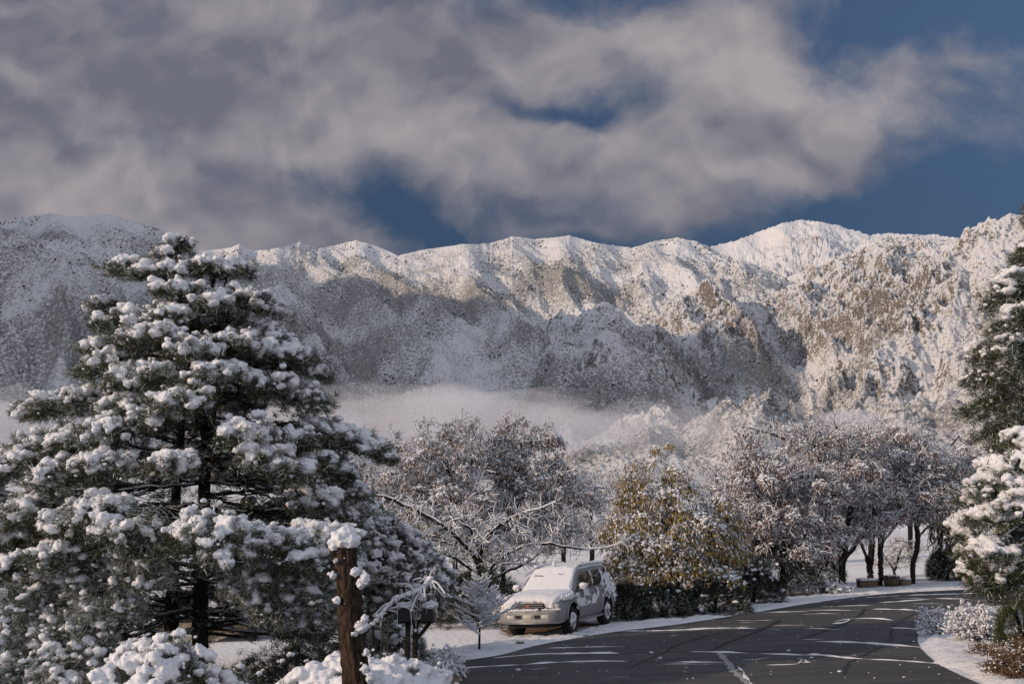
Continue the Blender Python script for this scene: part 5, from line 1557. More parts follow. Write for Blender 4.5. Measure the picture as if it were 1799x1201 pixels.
# ------------------------------------------------------------------ the parked car
def m_paint():
    m, t, b = mat('silver_paint', (0.36, 0.35, 0.35), 0.5, 0.25, 0.4)
    co = objco(t)
    n = t.noise(co, 2.2, 5, .6); n2 = t.noise(co, 60, 3)
    z = t.xyz(co)[2]
    dirt = t.math('MULTIPLY', t.step(n, .45, .75), t.lin(z, .3, .9, .8, .1))
    t.l.new(t.mix(dirt, (0.25, 0.25, 0.255), (0.14, 0.125, 0.11)), b.inputs['Base Color'])
    t.l.new(t.lin(n, .3, .7, .42, .7), b.inputs['Roughness'])
    return m
def parked_car():
    heading = Vector((-math.sin(R(25.0)), -math.cos(R(25.0)), 0))
    rz = math.atan2(heading.y, heading.x)
    Yc = 28.7
    c0 = at(988, 1105, Yc)
    cx, cy = c0[0] + .02, Yc
    g0 = gz(cx, cy)
    root = empty('parked_car', (cx, cy, g0 + .0), 'silver four wheel drive car under snow, parked nose out beside the road', 'car', rz=rz)
    # the verge it stands on tilts sideways
    tilt = math.atan(SLOPE * 1.0)
    root.rotation_mode = 'XYZ'
    Mx = Matrix.Rotation(-tilt * 1.35, 4, 'Y') @ Matrix.Rotation(rz, 4, 'Z')
    root.rotation_euler = Mx.to_euler('XYZ')
    PAINT = m_paint()
    GLASS, *_ = mat('dark_glass', (0.012, 0.014, 0.016), 0.08, 0, .6)
    BLACK, *_ = mat('black_plastic', (0.014, 0.014, 0.015), 0.6)
    TYRE, *_ = mat('tyre_rubber', (0.014, 0.014, 0.014), 0.9)
    RIM, *_ = mat('alloy_rim', (0.45, 0.45, 0.46), 0.35, .8)
    LAMP, *_ = mat('lamp_lens', (0.52, 0.50, 0.44), 0.15, 0, .6)
    CHROME, *_ = mat('bright_metal', (0.6, 0.6, 0.6), 0.2, 1)
    EMB, *_ = mat('emblem_red', (0.38, 0.12, 0.05), 0.4)
    TRIM, *_ = mat('grey_trim', (0.20, 0.20, 0.205), 0.55)
    rng = np.random.default_rng(17)
    def put(mb, name, m, parent=root, smooth=True):
        o = bpy.data.objects.new(name, mb.mesh(name, [m] if not isinstance(m, list) else m, smooth))
        C.objects.link(o); o.parent = parent
        return o
    def loft(stations, closed_ends=True):
        """stations: list of (x, half cross section [(y,z)...] from bottom centre to top centre)"""
        rows = []
        for x, half in stations:
            hs = [(x, y, z) for y, z in half]
            rows.append(hs + [(a, -b, c) for a, b, c in hs[::-1]])
        V = np.array(rows); n, k = V.shape[:2]
        mb = MB()
        i = np.arange(k); j = (i + 1) % k
        mb.add(V.reshape(-1, 3), np.concatenate([np.stack([i + r * k, j + r * k, j + (r + 1) * k, i + (r + 1) * k], 1) for r in range(n - 1)]))
        for r in (0, n - 1):
            cap = V[r]; c = cap.mean(0)
            mb.add(np.concatenate([cap, [c]]), np.stack([i, j, np.full(k, k)], 1))
        return mb
    def sec(w, zb, zt, wt, crown=.03):
        h = zt - zb
        return [(0, zb), (w * .8, zb), (w * .96, zb + .05), (w, zb + h * .3), (w * 1.005, zb + h * .55), (w * .975, zb + h * .82), (wt, zt - .03), (wt * .93, zt), (wt * .5, zt + crown * .8), (0, zt + crown)]
    body = loft([(2.27, sec(.70, .48, .80, .62, .01)), (2.22, sec(.80, .42, .92, .70)), (2.08, sec(.87, .38, .985, .78)), (1.75, sec(.89, .36, 1.03, .80)), (1.3, sec(.895, .35, 1.07, .80)), (.95, sec(.895, .35, 1.10, .80)), (.5, sec(.895, .34, 1.10, .82)),
                 (-.6, sec(.895, .34, 1.11, .83)), (-1.5, sec(.89, .36, 1.12, .82)), (-2.05, sec(.88, .42, 1.12, .80)), (-2.2, sec(.84, .46, 1.10, .76)), (-2.26, sec(.78, .52, 1.05, .70))])
    def csec(w0, w1, zt):
        return [(0, 1.03), (w0, 1.06), (w0 - .015, 1.14), ((w0 + w1) / 2 + .035, (1.1 + zt) / 2), (w1 + .035, zt - .12), (w1, zt - .04), (w1 * .88, zt), (w1 * .4, zt + .025), (0, zt + .03)]
    cab = loft([(1.08, csec(.80, .79, 1.12)), (.82, csec(.80, .74, 1.32)), (.56, csec(.81, .69, 1.53)), (.36, csec(.81, .665, 1.64)), (.0, csec(.815, .66, 1.69)), (-.9, csec(.82, .66, 1.71)), (-1.7, csec(.815, .655, 1.70)), (-2.0, csec(.80, .64, 1.64)), (-2.14, csec(.78, .68, 1.36)), (-2.22, csec(.75, .72, 1.13))])
    body.v += cab.v; body.f += [f + body.n for f in cab.f]; body.m += cab.m; body.n += cab.n
    bo = put(body, 'body', PAINT)
    # wheel wells cut out of the sides
    cut = MB()
    for x in (1.36, -1.34):
        bm = bmesh.new(); bmesh.ops.create_cone(bm, cap_ends=True, segments=40, radius1=.455, radius2=.455, depth=2.2)
        bm.transform(Matrix.Translation((x, 0, .40)) @ Matrix.Rotation(math.pi / 2, 4, 'X')); cut.bm(bm); bm.free()
    co_ = bpy.data.objects.new('cutter', cut.mesh('cutter', [BLACK])); C.objects.link(co_); co_.parent = root
    md = bo.modifiers.new('wells', 'BOOLEAN'); md.object = co_; md.operation = 'DIFFERENCE'; md.solver = 'EXACT'
    bpy.context.view_layer.update()
    dg = bpy.context.evaluated_depsgraph_get()
    me = bpy.data.meshes.new_from_object(bo.evaluated_get(dg))
    bo.modifiers.clear(); bo.data = me; me.name = 'body'
    bpy.data.objects.remove(co_)
    if len(me.materials) == 0: me.materials.append(PAINT)
    for p in me.polygons: p.material_index = 0; p.use_smooth = True
    # dark underbody and wheel well linings
    ub = MB(); ub.box((0, 0, .50), (3.9, 1.36, .30)); ub.box((0, 0, .62), (4.2, 1.2, .25)); ub.box((1.9, 0, .33), (.5, 1.2, .12)); ub.tube([(-1.34, -.7, .37), (-1.34, .7, .37)], .06, 8); ub.tube([(1.36, -.7, .37), (1.36, .7, .37)], .05, 8)
    put(ub, 'underbody', BLACK, smooth=False)
    # wheels
    for x in (1.36, -1.34):
        for s in (1, -1):
            wl = MB()
            prof = [(.24, -.12), (.34, -.125), (.362, -.09), (.368, 0), (.362, .09), (.34, .125), (.24, .12), (.225, .05)]
            k = 36; a = np.arange(k) * 6.2832 / k
            V = np.array([[(x + r_ * math.cos(t_), s * (.76 + y_), .368 + r_ * math.sin(t_)) for t_ in a] for r_, y_ in prof])
            i = np.arange(k); j = (i + 1) % k
            wl.add(V.reshape(-1, 3), np.concatenate([np.stack([i + q * k, j + q * k, j + (q + 1) * k, i + (q + 1) * k], 1) for q in range(len(prof) - 1)]))
            for q in range(k):      # tread blocks
                wl.box((x + .368 * math.cos(a[q]), s * .76, .368 + .368 * math.sin(a[q])), (.02, .2, .02))
            w_ = put(wl, 'wheel', TYRE)
            rm = MB()
            ring = np.array([[(x + r_ * math.cos(t_), s * (.76 + y_), .368 + r_ * math.sin(t_)) for t_ in a] for r_, y_ in ((.235, .09), (.225, .105), (.205, .10), (.195, .03))])
            rm.add(ring.reshape(-1, 3), np.concatenate([np.stack([i + q * k, j + q * k, j + (q + 1) * k, i + (q + 1) * k], 1) for q in range(3)]))
            for q in range(6):
                t_ = q * math.pi / 3 + .3
                p0 = np.array([x + .05 * math.cos(t_), s * .845, .368 + .05 * math.sin(t_)]); p1 = np.array([x + .215 * math.cos(t_), s * .84, .368 + .215 * math.sin(t_)])
                rm.tube([p0, p1], [.036, .03], 6)
            rm.tube([(x, s * .80, .368), (x, s * .875, .368)], .06, 14)
            put(rm, 'rim', RIM, w_)
            dk = MB(); dk.tube([(x, s * .70, .368), (x, s * .785, .368)], .2, 24); put(dk, 'hub', BLACK, w_)
            sn = MB()
            nfr = 46
            t_ = rng.uniform(0, 6.28, nfr); r_ = np.sqrt(rng.random(nfr)) * .23
            zz = .368 + r_ * np.sin(t_) ; ok = zz > .368 - (.02 if x > 0 else .2)
            if x < 0: ok &= (r_ > .14)
            c = np.stack([x + r_ * np.cos(t_), s * (.868 + 0 * r_), zz], 1)[ok]
            q = rng.uniform(.03, .06, len(c)); sn.blobs(c, np.stack([q, q * .35, q], 1), rng, lod=2)
            put(sn, 'snow', SNOW, w_)
    # bumper
    bp = loft([(2.0, [(0, .40), (.86, .40), (.905, .46), (.905, .66), (.87, .72), (0, .72)]), (2.2, [(0, .37), (.82, .38), (.88, .44), (.88, .66), (.84, .725), (0, .725)]), (2.33, [(0, .38), (.66, .39), (.72, .45), (.72, .66), (.68, .72), (0, .72)]), (2.37, [(0, .43), (.55, .44), (.6, .48), (.6, .64), (.55, .69), (0, .69)])])
    put(bp, 'bumper', PAINT)
    it = MB()
    for y in (.27, -.27): it.box((2.352, y, .565), (.06, .17, .085), bev=.01)
    put(it, 'air_intake', BLACK, smooth=False)
    for y in (.58, -.58, ):
        f = MB(); f.box((2.345, y * .84, .565), (.07, .20, .10), bev=.02); f_ = put(f, 'fog_lamp', LAMP)
    f = MB(); f.box((2.362, 0, .565), (.05, .24, .10), bev=.02); put(f, 'lamp_panel', LAMP)
    for y in (.68, -.68):
        f = MB(); f.box((2.19, y, .80), (.10, .30, .14), bev=.03); put(f, 'headlight', LAMP)
    gr = MB(); gr.box((2.29, 0, .825), (.06, .92, .13), bev=.02); g_ = put(gr, 'grille', BLACK)
    for zz in (.80, .855):
        b_ = MB(); b_.box((2.322, 0, zz), (.02, .88, .018)); put(b_, 'grille_bar', TRIM, g_, False)
    e_ = MB(); e_.tube([(2.315, 0, .83), (2.335, 0, .83)], .042, 18); put(e_, 'emblem', EMB, g_)
    # glass; each pane lies proud of the cabin skin
    def pane(name, pts, off=(0, 0, 0), m=GLASS):
        V = np.array(pts, float) + np.array(off)
        c = V.mean(0)
        mb = MB(); k = len(V); i = np.arange(k)
        mb.add(np.concatenate([V, [c]]), np.stack([i, (i + 1) % k, np.full(k, k)], 1))
        return put(mb, name, m, smooth=False)
    def side_y(z, x=0): return np.interp(z, [1.06, 1.14, 1.4, 1.58, 1.66], [.825, .812, .777, .708, .668]) + .012
    for s in (1, -1):
        def sp(lst): return [(x, s * side_y(z), z) for x, z in lst]
        pane('quarter_window', sp([(.86, 1.14), (.56, 1.14), (.40, 1.50), (.52, 1.42), (.70, 1.28)]))
        pane('side_window', sp([(.52, 1.13), (-.44, 1.14), (-.40, 1.40), (-.36, 1.57), (.2, 1.57), (.36, 1.50)]))
        pane('side_window', sp([(-.54, 1.14), (-1.26, 1.15), (-1.20, 1.40), (-1.16, 1.57), (-.45, 1.57), (-.49, 1.40)]))
        pane('rear_window', sp([(-1.36, 1.16), (-2.0, 1.18), (-1.94, 1.40), (-1.84, 1.56), (-1.25, 1.57), (-1.30, 1.40)]))
        # door shut lines, handles, sill trim
        dl = MB()
        for pts in ([(.98, .45), (.97, 1.05)], [(-.50, .45), (-.49, 1.12)], [(-1.22, .78), (-1.32, 1.12)]):
            dl.tube([(x, s * .897, z) for x, z in pts], .006, 5)
        put(dl, 'door_seam', BLACK)
        for x in (-.28, -1.05):
            h_ = MB(); h_.box((x, s * .90, .985), (.16, .035, .045), bev=.012); put(h_, 'door_handle', TRIM)
        tr = MB(); tr.box((.0, s * .895, .62), (1.75, .03, .13), bev=.012); put(tr, 'side_moulding', TRIM)
        st = MB(); st.box((.02, s * .86, .33), (1.85, .12, .06), bev=.02); put(st, 'sill', TRIM)
        fl = MB()
        for x in (1.36, -1.34):
            t_ = np.linspace(.12, math.pi - .12, 18)
            fl.tube(np.stack([x + .47 * np.cos(t_), s * .898 + 0 * t_, .40 + .47 * np.sin(t_)], 1), .028, 6)
        put(fl, 'wheel_arch', PAINT)
        mr = MB(); mr.box((.74, s * 1.00, 1.20), (.12, .22, .17), bev=.05); mr.box((.76, s * .87, 1.13), (.06, .12, .05))
        mm = put(mr, 'mirror', PAINT)
        ms = MB(); ms.blobs([(.76, s * 1.0, 1.235), (.79, s * .97, 1.22), (.79, s * 1.04, 1.21)], np.array([[.085, .12, .07], [.06, .07, .09], [.05, .06, .08]]), rng, lod=3); put(ms, 'snow', SNOW, mm)
        # roof rail with its snow
        rl = MB(); rl.tube([(.30, s * .60, 1.66), (.20, s * .62, 1.715), (-.9, s * .62, 1.755), (-1.75, s * .62, 1.74), (-1.9, s * .60, 1.68)], .022, 8); rr_ = put(rl, 'roof_rail', TRIM)
        rs = MB(); k = 30; xs = np.linspace(.22, -1.85, k)
        rs.blobs(np.stack([xs, s * (.62 + rng.normal(0, .008, k)), 1.775 - .02 * (xs + .8) ** 2], 1), np.stack([np.full(k, .075), np.full(k, .06), rng.uniform(.035, .055, k)], 1), rng, lod=2)
        put(rs, 'snow', SNOW, rr_)
    ws_pts = [(1.09, .70, 1.13), (.36, .585, 1.655), (.36, -.585, 1.655), (1.09, -.70, 1.13)]
    pane('windscreen', [(x + .012, y, z + .014) for x, y, z in ws_pts])
    # wipers-shaped gaps in the windscreen snow
    # snow sheets: bonnet, windscreen, roof; grids with thickness
    def sheet(name, fx, nu, nv, thick, hole=None, seed=0):
        """fx(u,v)->point on the skin; sheet raised by thick with a rounded, ragged rim"""
        u = np.linspace(0, 1, nu); v = np.linspace(-1, 1, nv)
        U, Vv = np.meshgrid(u, v, indexing='ij')
        e = .05 * pn(U * 5 + seed, Vv * 5, seed) + .03 * pn(U * 14 + seed, Vv * 14, seed + 1)
        rim = np.minimum(np.minimum(U, 1 - U) * 2, 1 - np.abs(Vv)) + e * .6
        t_ = thick * sstep(rim, -.01, .10) * (1 + .16 * fbm(U * 3 + seed, Vv * 3, 2, seed + 2)) + .0025 * pn(U * 40, Vv * 40, seed + 5)
        if hole is not None: t_ = t_ - hole(U, Vv) * thick * 3
        Pq, Nq = fx(U, Vv)
        Q = Pq + Nq * (t_ - .012)[..., None]
        mb = MB(); i = (np.arange(nu - 1)[:, None] * nv + np.arange(nv - 1)[None]).ravel()
        mb.add(Q.reshape(-1, 3), np.stack([i, i + 1, i + nv + 1, i + nv], 1))
        return put(mb, name, SNOW)
    def bonnet(U, Vv):
        x = 2.285 - U * 1.245
        zt = np.interp(x, [1.0, 1.3, 1.75, 2.08, 2.20, 2.25, 2.285], [1.115, 1.09, 1.055, 1.005, .955, .90, .80])
        wt = np.interp(x, [1.0, 1.75, 2.08, 2.22, 2.27], [.84, .83, .80, .76, .70])
        z = zt + .02 - .07 * np.abs(Vv) ** 4
        P_ = np.stack([x, Vv * wt, z], 2)
        n = np.stack([.15 + .9 * sstep(x, 2.05, 2.24), Vv ** 5 * .5, np.ones_like(x) - .5 * sstep(x, 2.1, 2.24)], 2)
        return P_, n / np.linalg.norm(n, axis=2, keepdims=True)
    def grillhole(U, Vv):
        n_ = .35 * pn(U * 30, Vv * 9, 71)
        return (1 - sstep(U + .02 * n_, .020, .034)) * (1 - sstep(np.abs(Vv - .05) + .10 * n_, .50, .58))
    sheet('bonnet_snow', bonnet, 60, 70, .075, grillhole, 11)
    def screen(U, Vv):
        x = 1.12 - U * .80; z = 1.115 + U * .58
        wt = .765 - .135 * U
        P_ = np.stack([x, Vv * wt, z - .03 * np.abs(Vv) ** 4], 2)
        n = np.stack([np.full_like(x, .59), Vv ** 5 * .3, np.full_like(x, .80)], 2)
        return P_, n / np.linalg.norm(n, axis=2, keepdims=True)
    def wiper(U, Vv):
        n_ = pn(U * 40, Vv * 26, 81)
        a_ = (1 - sstep(np.abs(U - .66 + .10 * (Vv + .55)) + .02 * n_, .02, .035)) * (1 - sstep(np.abs(Vv + .55), .17, .22))
        b_ = (1 - sstep(np.abs(U - .70) + .02 * n_, .012, .026)) * (1 - sstep(np.abs(Vv - .42), .08, .12))
        return a_ + b_
    sheet('windscreen_snow', screen, 90, 90, .055, wiper, 21)
    def roof(U, Vv):
        x = .42 - U * 2.4
        zt = np.interp(x, [-2.0, -1.7, -.9, 0, .36, .42], [1.665, 1.73, 1.74, 1.72, 1.67, 1.64])
        P_ = np.stack([x, Vv * .655, zt - .07 * np.abs(Vv) ** 3], 2)
        n = np.stack([0 * x, Vv ** 3 * .8, np.ones_like(x)], 2)
        return P_, n / np.linalg.norm(n, axis=2, keepdims=True)
    sheet('roof_snow', roof, 50, 40, .07, None, 31)
    # snow blown and slid against the flanks: smears, not an even coat
    fs = MB()
    def smear(x, z, rx, rz_, n, th=.012, wob=.35):
        q = rng.normal(0, .42, (n, 2))
        X = x + q[:, 0] * rx; Zz = z + q[:, 1] * rz_
        for s in (1, -1):
            y = np.where(Zz > 1.08, side_y(Zz) - .008, .893)
            r_ = rng.uniform(.5, 1.2, n) * .05
            fs.blobs(np.stack([X, s * y, Zz], 1), np.stack([r_ * 1.1, np.full(n, th), r_ * 1.2], 1), rng, lod=2)
    smear(-1.62, 1.10, .55, .35, 120); smear(-1.75, 1.35, .30, .16, 40); smear(-.35, .84, .16, .20, 24); smear(.88, .80, .22, .22, 44); smear(.60, .74, .40, .14, 40); smear(.35, 1.03, .26, .12, 34); smear(1.55, 1.0, .5, .05, 40, .03)
    smear(-.1, .74, .6, .05, 20); smear(-.62, .95, .06, .25, 14); smear(-2.0, .9, .12, .3, 30); smear(-.45, 1.36, .03, .25, 14); smear(-1.3, 1.38, .03, .2, 14)
    put(fs, 'side_snow', SNOW)
    bsn = MB()
    k = 34; yy_ = np.linspace(-.80, .26, k)
    bsn.blobs(np.stack([2.30 - .12 * np.abs(yy_) ** 3 + 0 * yy_, yy_, .725 + rng.normal(0, .006, k)], 1), np.stack([np.full(k, .085), np.full(k, .05), rng.uniform(.035, .05, k)], 1), rng, lod=2)
    k = 18; yy_ = np.linspace(.40, .86, k)
    bsn.blobs(np.stack([2.27 - .25 * (yy_ - .4) ** 2, yy_, .73 + rng.normal(0, .006, k)], 1), np.stack([np.full(k, .05), np.full(k, .035), rng.uniform(.02, .035, k)], 1), rng, lod=2)
    put(bsn, 'bumper_snow', SNOW)
    an = MB(); an.blobs([(.25, -.05, 1.80), (.25, -.05, 1.86)], np.array([[.05, .05, .06], [.035, .035, .07]]), rng, lod=2); put(an, 'roof_aerial', SNOW)
    return root
parked_car()

# ------------------------------------------------------------------ mailboxes on their post
def mailbox():
    Yb = 17.5
    b = at(728, 1140, Yb); x0 = at(728, 1100, Yb)[0]
    g = gz(x0, 0)
    BLACKM, *_ = mat('black_enamel', (0.012, 0.012, 0.013), 0.45)
    WOOD = m_bark('dark_wood', (0.012, 0.010, 0.009), (0.04, 0.032, 0.026), (8, 8, 40), .01)
    WHITE, *_ = mat('white_paint', (0.7, 0.7, 0.7), 0.6)
    zt = at(728, 1092, Yb)[2]
    root = empty('mailbox_stand', (x0, Yb, g), 'black wooden stand carrying two mailboxes left of the sapling', 'mailbox stand')
    rng = np.random.default_rng(4)
    for dx in (-.11, .02):
        m = MB(); m.box((dx, 0, (zt - g) / 2), (.085, .085, zt - g - .02), bev=.008)
        o = m.build('post', WOOD); o.parent = root
    m = MB(); m.box((.02, 0, zt - g + .01), (.62, .30, .04), bev=.006); o = m.build('shelf', WOOD); o.parent = root
    m = MB(); m.tube([(.04, -.02, zt - g - .28), (.27, -.02, zt - g - .01)], .035, 6); o = m.build('brace', WOOD); o.parent = root
    m = MB(); m.tube([(.025, -.046, zt - g - .13), (.025, -.055, zt - g - .13)], .028, 16); o = m.build('plate', WHITE); o.parent = root
    o['label'] = 'small round white plate'
    for dx, lab in ((-.16, 'black mailbox with arched lid, left one on the stand, half buried in snow'), (.24, 'black mailbox with open rounded end, right one on the stand')):
        z0 = zt + .032
        r2 = empty('mailbox', (x0 + dx, Yb, z0), lab, 'mailbox', 'mailboxes on the stand')
        m = MB()
        prof = [(-.10, 0), (-.10, .12)] + [(.10 * math.cos(t), .12 + .10 * math.sin(t)) for t in np.linspace(math.pi, 0, 12)] + [(.10, .12), (.10, 0)]
        k = len(prof)
        V = np.array([(a, y, c) for y in (-.24, .24) for a, c in prof])
        i = np.arange(k); j = (i + 1) % k
        m.add(V, np.stack([i, j, j + k, i + k], 1))
        for q in (0, k): m.add(np.concatenate([V[q:q + k], [V[q:q + k].mean(0)]]), np.stack([i, j, np.full(k, k)], 1))
        o = m.build('box', BLACKM, smooth=False); o.parent = r2
        m = MB(); P_ = np.array([(a * 1.06, y, c * 1.04) for y in (-.265, -.242) for a, c in prof]); m.add(P_, np.stack([i, j, j + k, i + k], 1)); m.add(np.concatenate([P_[:k], [P_[:k].mean(0)]]), np.stack([i, j, np.full(k, k)], 1))
        o = m.build('door', BLACKM, smooth=False); o.parent = r2
        m = MB(); n = 22
        m.blobs(np.stack([rng.uniform(-.08, .08, n), rng.uniform(-.22, .22, n), .23 + rng.uniform(-.01, .03, n)], 1), np.stack([rng.uniform(.05, .09, n)] * 2 + [rng.uniform(.03, .055, n)], 1), rng, lod=2)
        o = m.build('snow_cap', SNOW); o.parent = r2
mailbox()
a = P2(715, 1060, 17.9)
# bent branch hanging over the mailboxes
def bent_sapling():
    rng = np.random.default_rng(41)
    Yb = 17.2
    px = [(655, 1100), (672, 1078), (692, 1058), (715, 1046), (738, 1038), (750, 1026), (756, 1018)]
    p = smooth_line([at(u, v, Yb) for u, v in px], 6)
    b = p[0].copy(); b[2] = gz(b[0], 0)
    p = np.concatenate([[b], p])
    root = empty('bent_sapling', b, 'bare sapling bent over by snow above the mailboxes', 'sapling')
    st, tw, sn = MB(), MB(), MB()
    st.tube(p, np.linspace(.028, .012, len(p)), 8)
    st.build('trunk', BARK_DARK, root)
    sn.segs(p[1:-1] + [0, 0, .03], p[2:] + [0, 0, .03], .04, .036, 7)
    sn.blobs(p[2:] + [0, 0, .03] + rng.normal(0, .012, (len(p) - 2, 3)), rng.uniform(.03, .055, len(p) - 2), rng, lod=2)
    for i in range(34):
        j = rng.integers(8, len(p))
        e = p[j] + [rng.normal(0, .16), rng.normal(0, .16), rng.normal(-.06, .14)]
        m_ = (p[j] + e) / 2 + [0, 0, .06]
        tw.segs([p[j], m_], [m_, e], .008, .006, 4)
        w_ = rng.uniform(.010, .018); sn.segs([p[j] + [0, 0, .012], m_ + [0, 0, .012]], [m_ + [0, 0, .012], e + [0, 0, .012]], w_, w_, 5)
        if rng.random() < .5:
            f = e + [rng.normal(0, .03), 0, -rng.uniform(.15, .4)]; tw.segs([e], [f], .006, .004, 4)
    tw.build('twigs', TWIG, root); sn.build('snow_load', SNOW, root)
bent_sapling()
def wire_stake(u, v0, v1, Y, label):
    a, b = at(u, v1, Y), at(u, v0, Y)
    g = gz(a[0], 0)
    STK, *_ = mat('rusty_stake', (0.045, 0.035, 0.03), .8)
    m = MB(); m.tube([(0, 0, -.02), (0, 0, b[2] - g)], .012, 8)
    o = m.build('garden_stake', STK); o.location = (a[0], Y, g)
    tag(o, label, 'stake', 'thin stakes by the stump')
wire_stake(681, 1088, 1140, 15.6, 'thin dark stake nearer the mailboxes, right one of the pair')
wire_stake(670, 1086, 1140, 16.2, 'thin dark stake between stump and mailboxes, left one of the pair')
def rock(name, label, u, v, Y, s, seed, cap=True, size=(1, .8, .7)):
    rng = np.random.default_rng(seed)
    p = at(u, v, Y); g = gz(p[0], 0)
    m_ = bpy.data.materials.get('boulder')
    if m_ is None: m_ = m_bark('boulder', (0.10, 0.075, 0.05), (0.26, 0.20, 0.15), (5, 5, 5), .03)
    root = empty(name, (p[0], Y, g), label, 'rock')
    m = MB(); m.blobs([(p[0], Y, g + s * size[2] * .55)], np.array([[s * size[0], s * size[1], s * size[2]]]), rng, lod=3); m.build('stone', m_, root)
    if cap:
        c = MB(); n = 14
        c.blobs(np.stack([p[0] + rng.normal(0, s * .35, n), Y + rng.normal(0, s * .3, n), g + s * size[2] * (1.42 + rng.normal(0, .05, n))], 1), np.stack([rng.uniform(.3, .5, n) * s] * 2 + [rng.uniform(.12, .2, n) * s], 1), rng, lod=2)
        c.build('snow_cap', SNOW, root)
rock('boulder', 'tan boulder under the drooping bush at the road edge', 778, 1150, 18.9, .26, 71)
rock('boulder', 'small snow topped stone on the shoulder before the car', 914, 1132, 25.2, .10, 72)
rock('boulder', 'tan stone in the grass at the right edge', 1795, 1150, 18.2, .18, 73, False)
rock('boulder', 'dark snowy stone beside the barrel, right of it', 1590, 1034, 41.2, .26, 74)

# ------------------------------------------------------------------ planters across the road
def barrel():
    u, v, Y = 1567, 1034, 41.0
    p = at(u, v, Y); g = gz(p[0], 0)
    STAVE = m_bark('oak_staves', (0.05, 0.035, 0.026), (0.15, 0.105, 0.075), (14, 14, 1.5), .01)
    HOOP, *_ = mat('rusty_hoop', (0.05, 0.04, 0.036), .6, .5)
    SOIL, *_ = mat('dark_soil', (0.03, 0.022, 0.018), .9)
    root = empty('barrel_planter', (p[0], Y, g), 'wooden half barrel planter standing across the road', 'planter')
    k = 24; a = np.arange(k) * 6.2832 / k
    st = MB()
    for q in a:
        def pt(r, z): return (r * math.cos(q), r * math.sin(q), z)
        r0, r1 = .27, .33
        for hgt in (0,):
            V = []
            for (r, z) in ((r0, 0), (r1, .42)):
                for dq in (-.118, .118):
                    for dr in (0, -.03): V.append(((r + dr) * math.cos(q + dq), (r + dr) * math.sin(q + dq), z))
            st.add(V, [[0, 2, 6, 4], [1, 5, 7, 3], [4, 6, 7, 5], [0, 4, 5, 1], [2, 3, 7, 6]])
    o = st.build('staves', STAVE, smooth=False); o.parent = root
    for z, r in ((.08, .286), (.34, .322)):
        h_ = MB(); V = np.array([[(rr * math.cos(t), rr * math.sin(t), zz) for t in a] for rr, zz in ((r, z - .02), (r + .006, z - .02), (r + .012, z + .02), (r, z + .02))])
        i = np.arange(k); j = (i + 1) % k
        h_.add(V.reshape(-1, 3), np.concatenate([np.stack([i + q * k, j + q * k, j + (q + 1) * k, i + (q + 1) * k], 1) for q in range(3)])); o = h_.build('hoop', HOOP, smooth=False); o.parent = root
    s = MB(); s.tube([(0, 0, .30), (0, 0, .36)], .305, 24); o = s.build('soil', SOIL); o.parent = root
    rng = np.random.default_rng(3); n = 26; r_ = np.sqrt(rng.random(n)) * .26; t = rng.uniform(0, 6.28, n)
    c = MB(); c.blobs(np.stack([r_ * np.cos(t), r_ * np.sin(t), np.full(n, .40)], 1), np.stack([rng.uniform(.07, .12, n)] * 2 + [rng.uniform(.03, .06, n)], 1), rng, lod=2); o = c.build('snow_cap', SNOW); o.parent = root
barrel()
def trough():
    u, v, Y = 1524, 1034, 41.0
    p = at(u, v, Y); g = gz(p[0], 0)
    STONE = m_bark('trough_stone', (0.08, 0.055, 0.042), (0.17, 0.12, 0.09), (9, 9, 9), .02)
    root = empty('stone_trough', (p[0], Y, g), 'low stone trough under a pad of snow left of the barrel', 'planter')
    m = MB()
    m.box((0, -.2, .14), (.72, .07, .28), bev=.015); m.box((0, .2, .14), (.72, .07, .28), bev=.015)
    m.box((-.325, 0, .14), (.065, .328, .276), bev=.012); m.box((.325, 0, .14), (.065, .328, .276), bev=.012); m.box((0, 0, .08), (.58, .32, .12))
    o = m.build('basin', STONE, smooth=False); o.parent = root
    rng = np.random.default_rng(9); n = 40
    c = MB(); c.blobs(np.stack([rng.uniform(-.32, .32, n), rng.uniform(-.2, .2, n), .29 + rng.uniform(0, .03, n)], 1), np.stack([rng.uniform(.07, .12, n)] * 2 + [rng.uniform(.04, .06, n)], 1), rng, lod=2); o = c.build('snow_cap', SNOW); o.parent = root
trough()

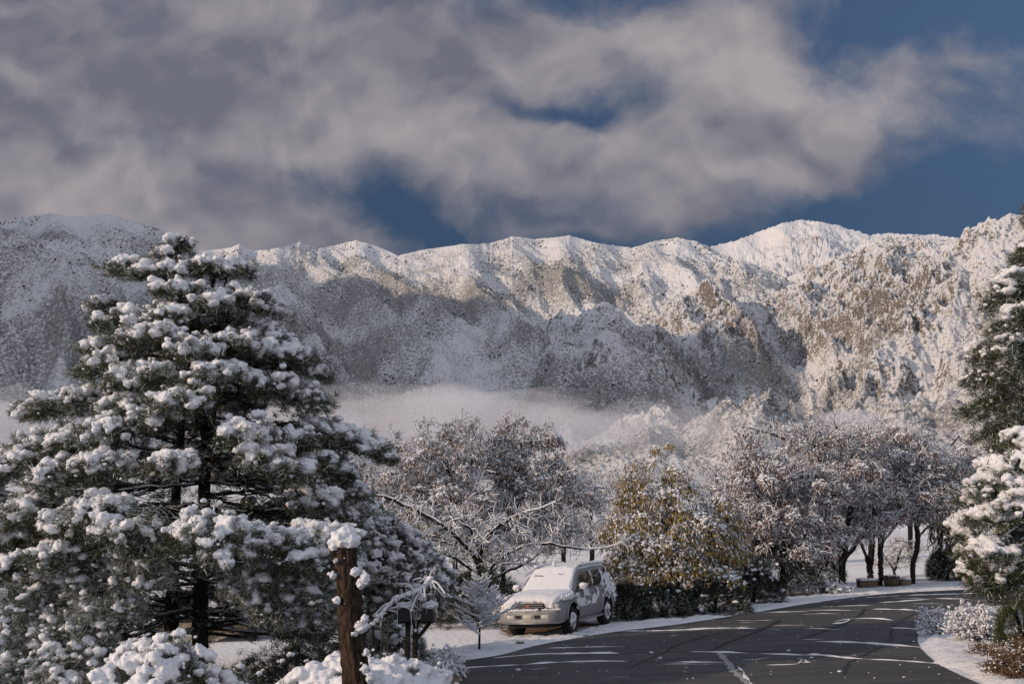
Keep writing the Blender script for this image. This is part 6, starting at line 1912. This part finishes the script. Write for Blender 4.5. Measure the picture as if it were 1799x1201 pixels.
# ------------------------------------------------------------------ low building glimpsed through the pine
def shed():
    Y = 29.0
    a, b = at(280, 1100, Y), at(452, 1100, Y)
    zt, zf0, zf1 = at(400, 1084, Y)[2], at(400, 1093, Y)[2], at(400, 1106, Y)[2]
    FASC, *_ = mat('tan_fascia', (0.30, 0.25, 0.18), .7)
    DARKW = m_bark('dark_siding', (0.02, 0.017, 0.015), (0.05, 0.042, 0.036), (2, 2, 20), .01)
    WALL = m_bark('tan_wall', (0.20, 0.165, 0.12), (0.28, 0.23, 0.17), (4, 4, 4), .01)
    xc = (a[0] + b[0]) / 2; wd = b[0] - a[0]; g = gz(xc, 0)
    root = empty('carport', (xc, Y + 1.6, g), 'low tan carport with snowy flat roof seen beneath the pine', 'carport')
    def bx(name, x, y, z, sx, sy, sz, m):
        q = MB(); q.box((x - xc, y - Y - 1.6, z - g), (sx, sy, sz), bev=.01); o = q.build(name, m, smooth=False); o.parent = root; return o
    rf = bx('roof', xc, Y + 1.6, (zf0 + zt) / 2 - .0, wd + .2, 3.4, zt - zf0, DARKW)
    bx('fascia', xc, Y - .06, (zf0 + zf1) / 2 - .002, wd + .1, .05, zf0 - zf1 - .01, FASC)
    bx('back_wall', xc, Y + 3.1, (g + zf0) / 2 - .01, wd - .1, .12, zf0 - g - .02, WALL)
    for x in (a[0] + .1, b[0] - .1): bx('post', x, Y + .05, (g + zf0) / 2 - .01, .12, .12, zf0 - g - .03, DARKW)
    rng = np.random.default_rng(6)
    nx, ny = 70, 40
    U, V = np.meshgrid(np.linspace(-1, 1, nx), np.linspace(-1, 1, ny), indexing='ij')
    rim = np.minimum(1 - np.abs(U), (1 - np.abs(V)) * .8)
    z = .12 * sstep(rim, 0, .08) * (1 + .25 * fbm(U * 3, V * 3, 3, 5)) - .01
    q = MB(); i = (np.arange(nx - 1)[:, None] * ny + np.arange(ny - 1)[None]).ravel()
    q.add(np.stack([U * (wd + .2) / 2, V * 1.7, z + zt - g], 2).reshape(-1, 3), np.stack([i, i + ny, i + ny + 1, i + 1], 1))
    o = q.build('snow', SNOW, smooth=True); o.parent = rf
shed()
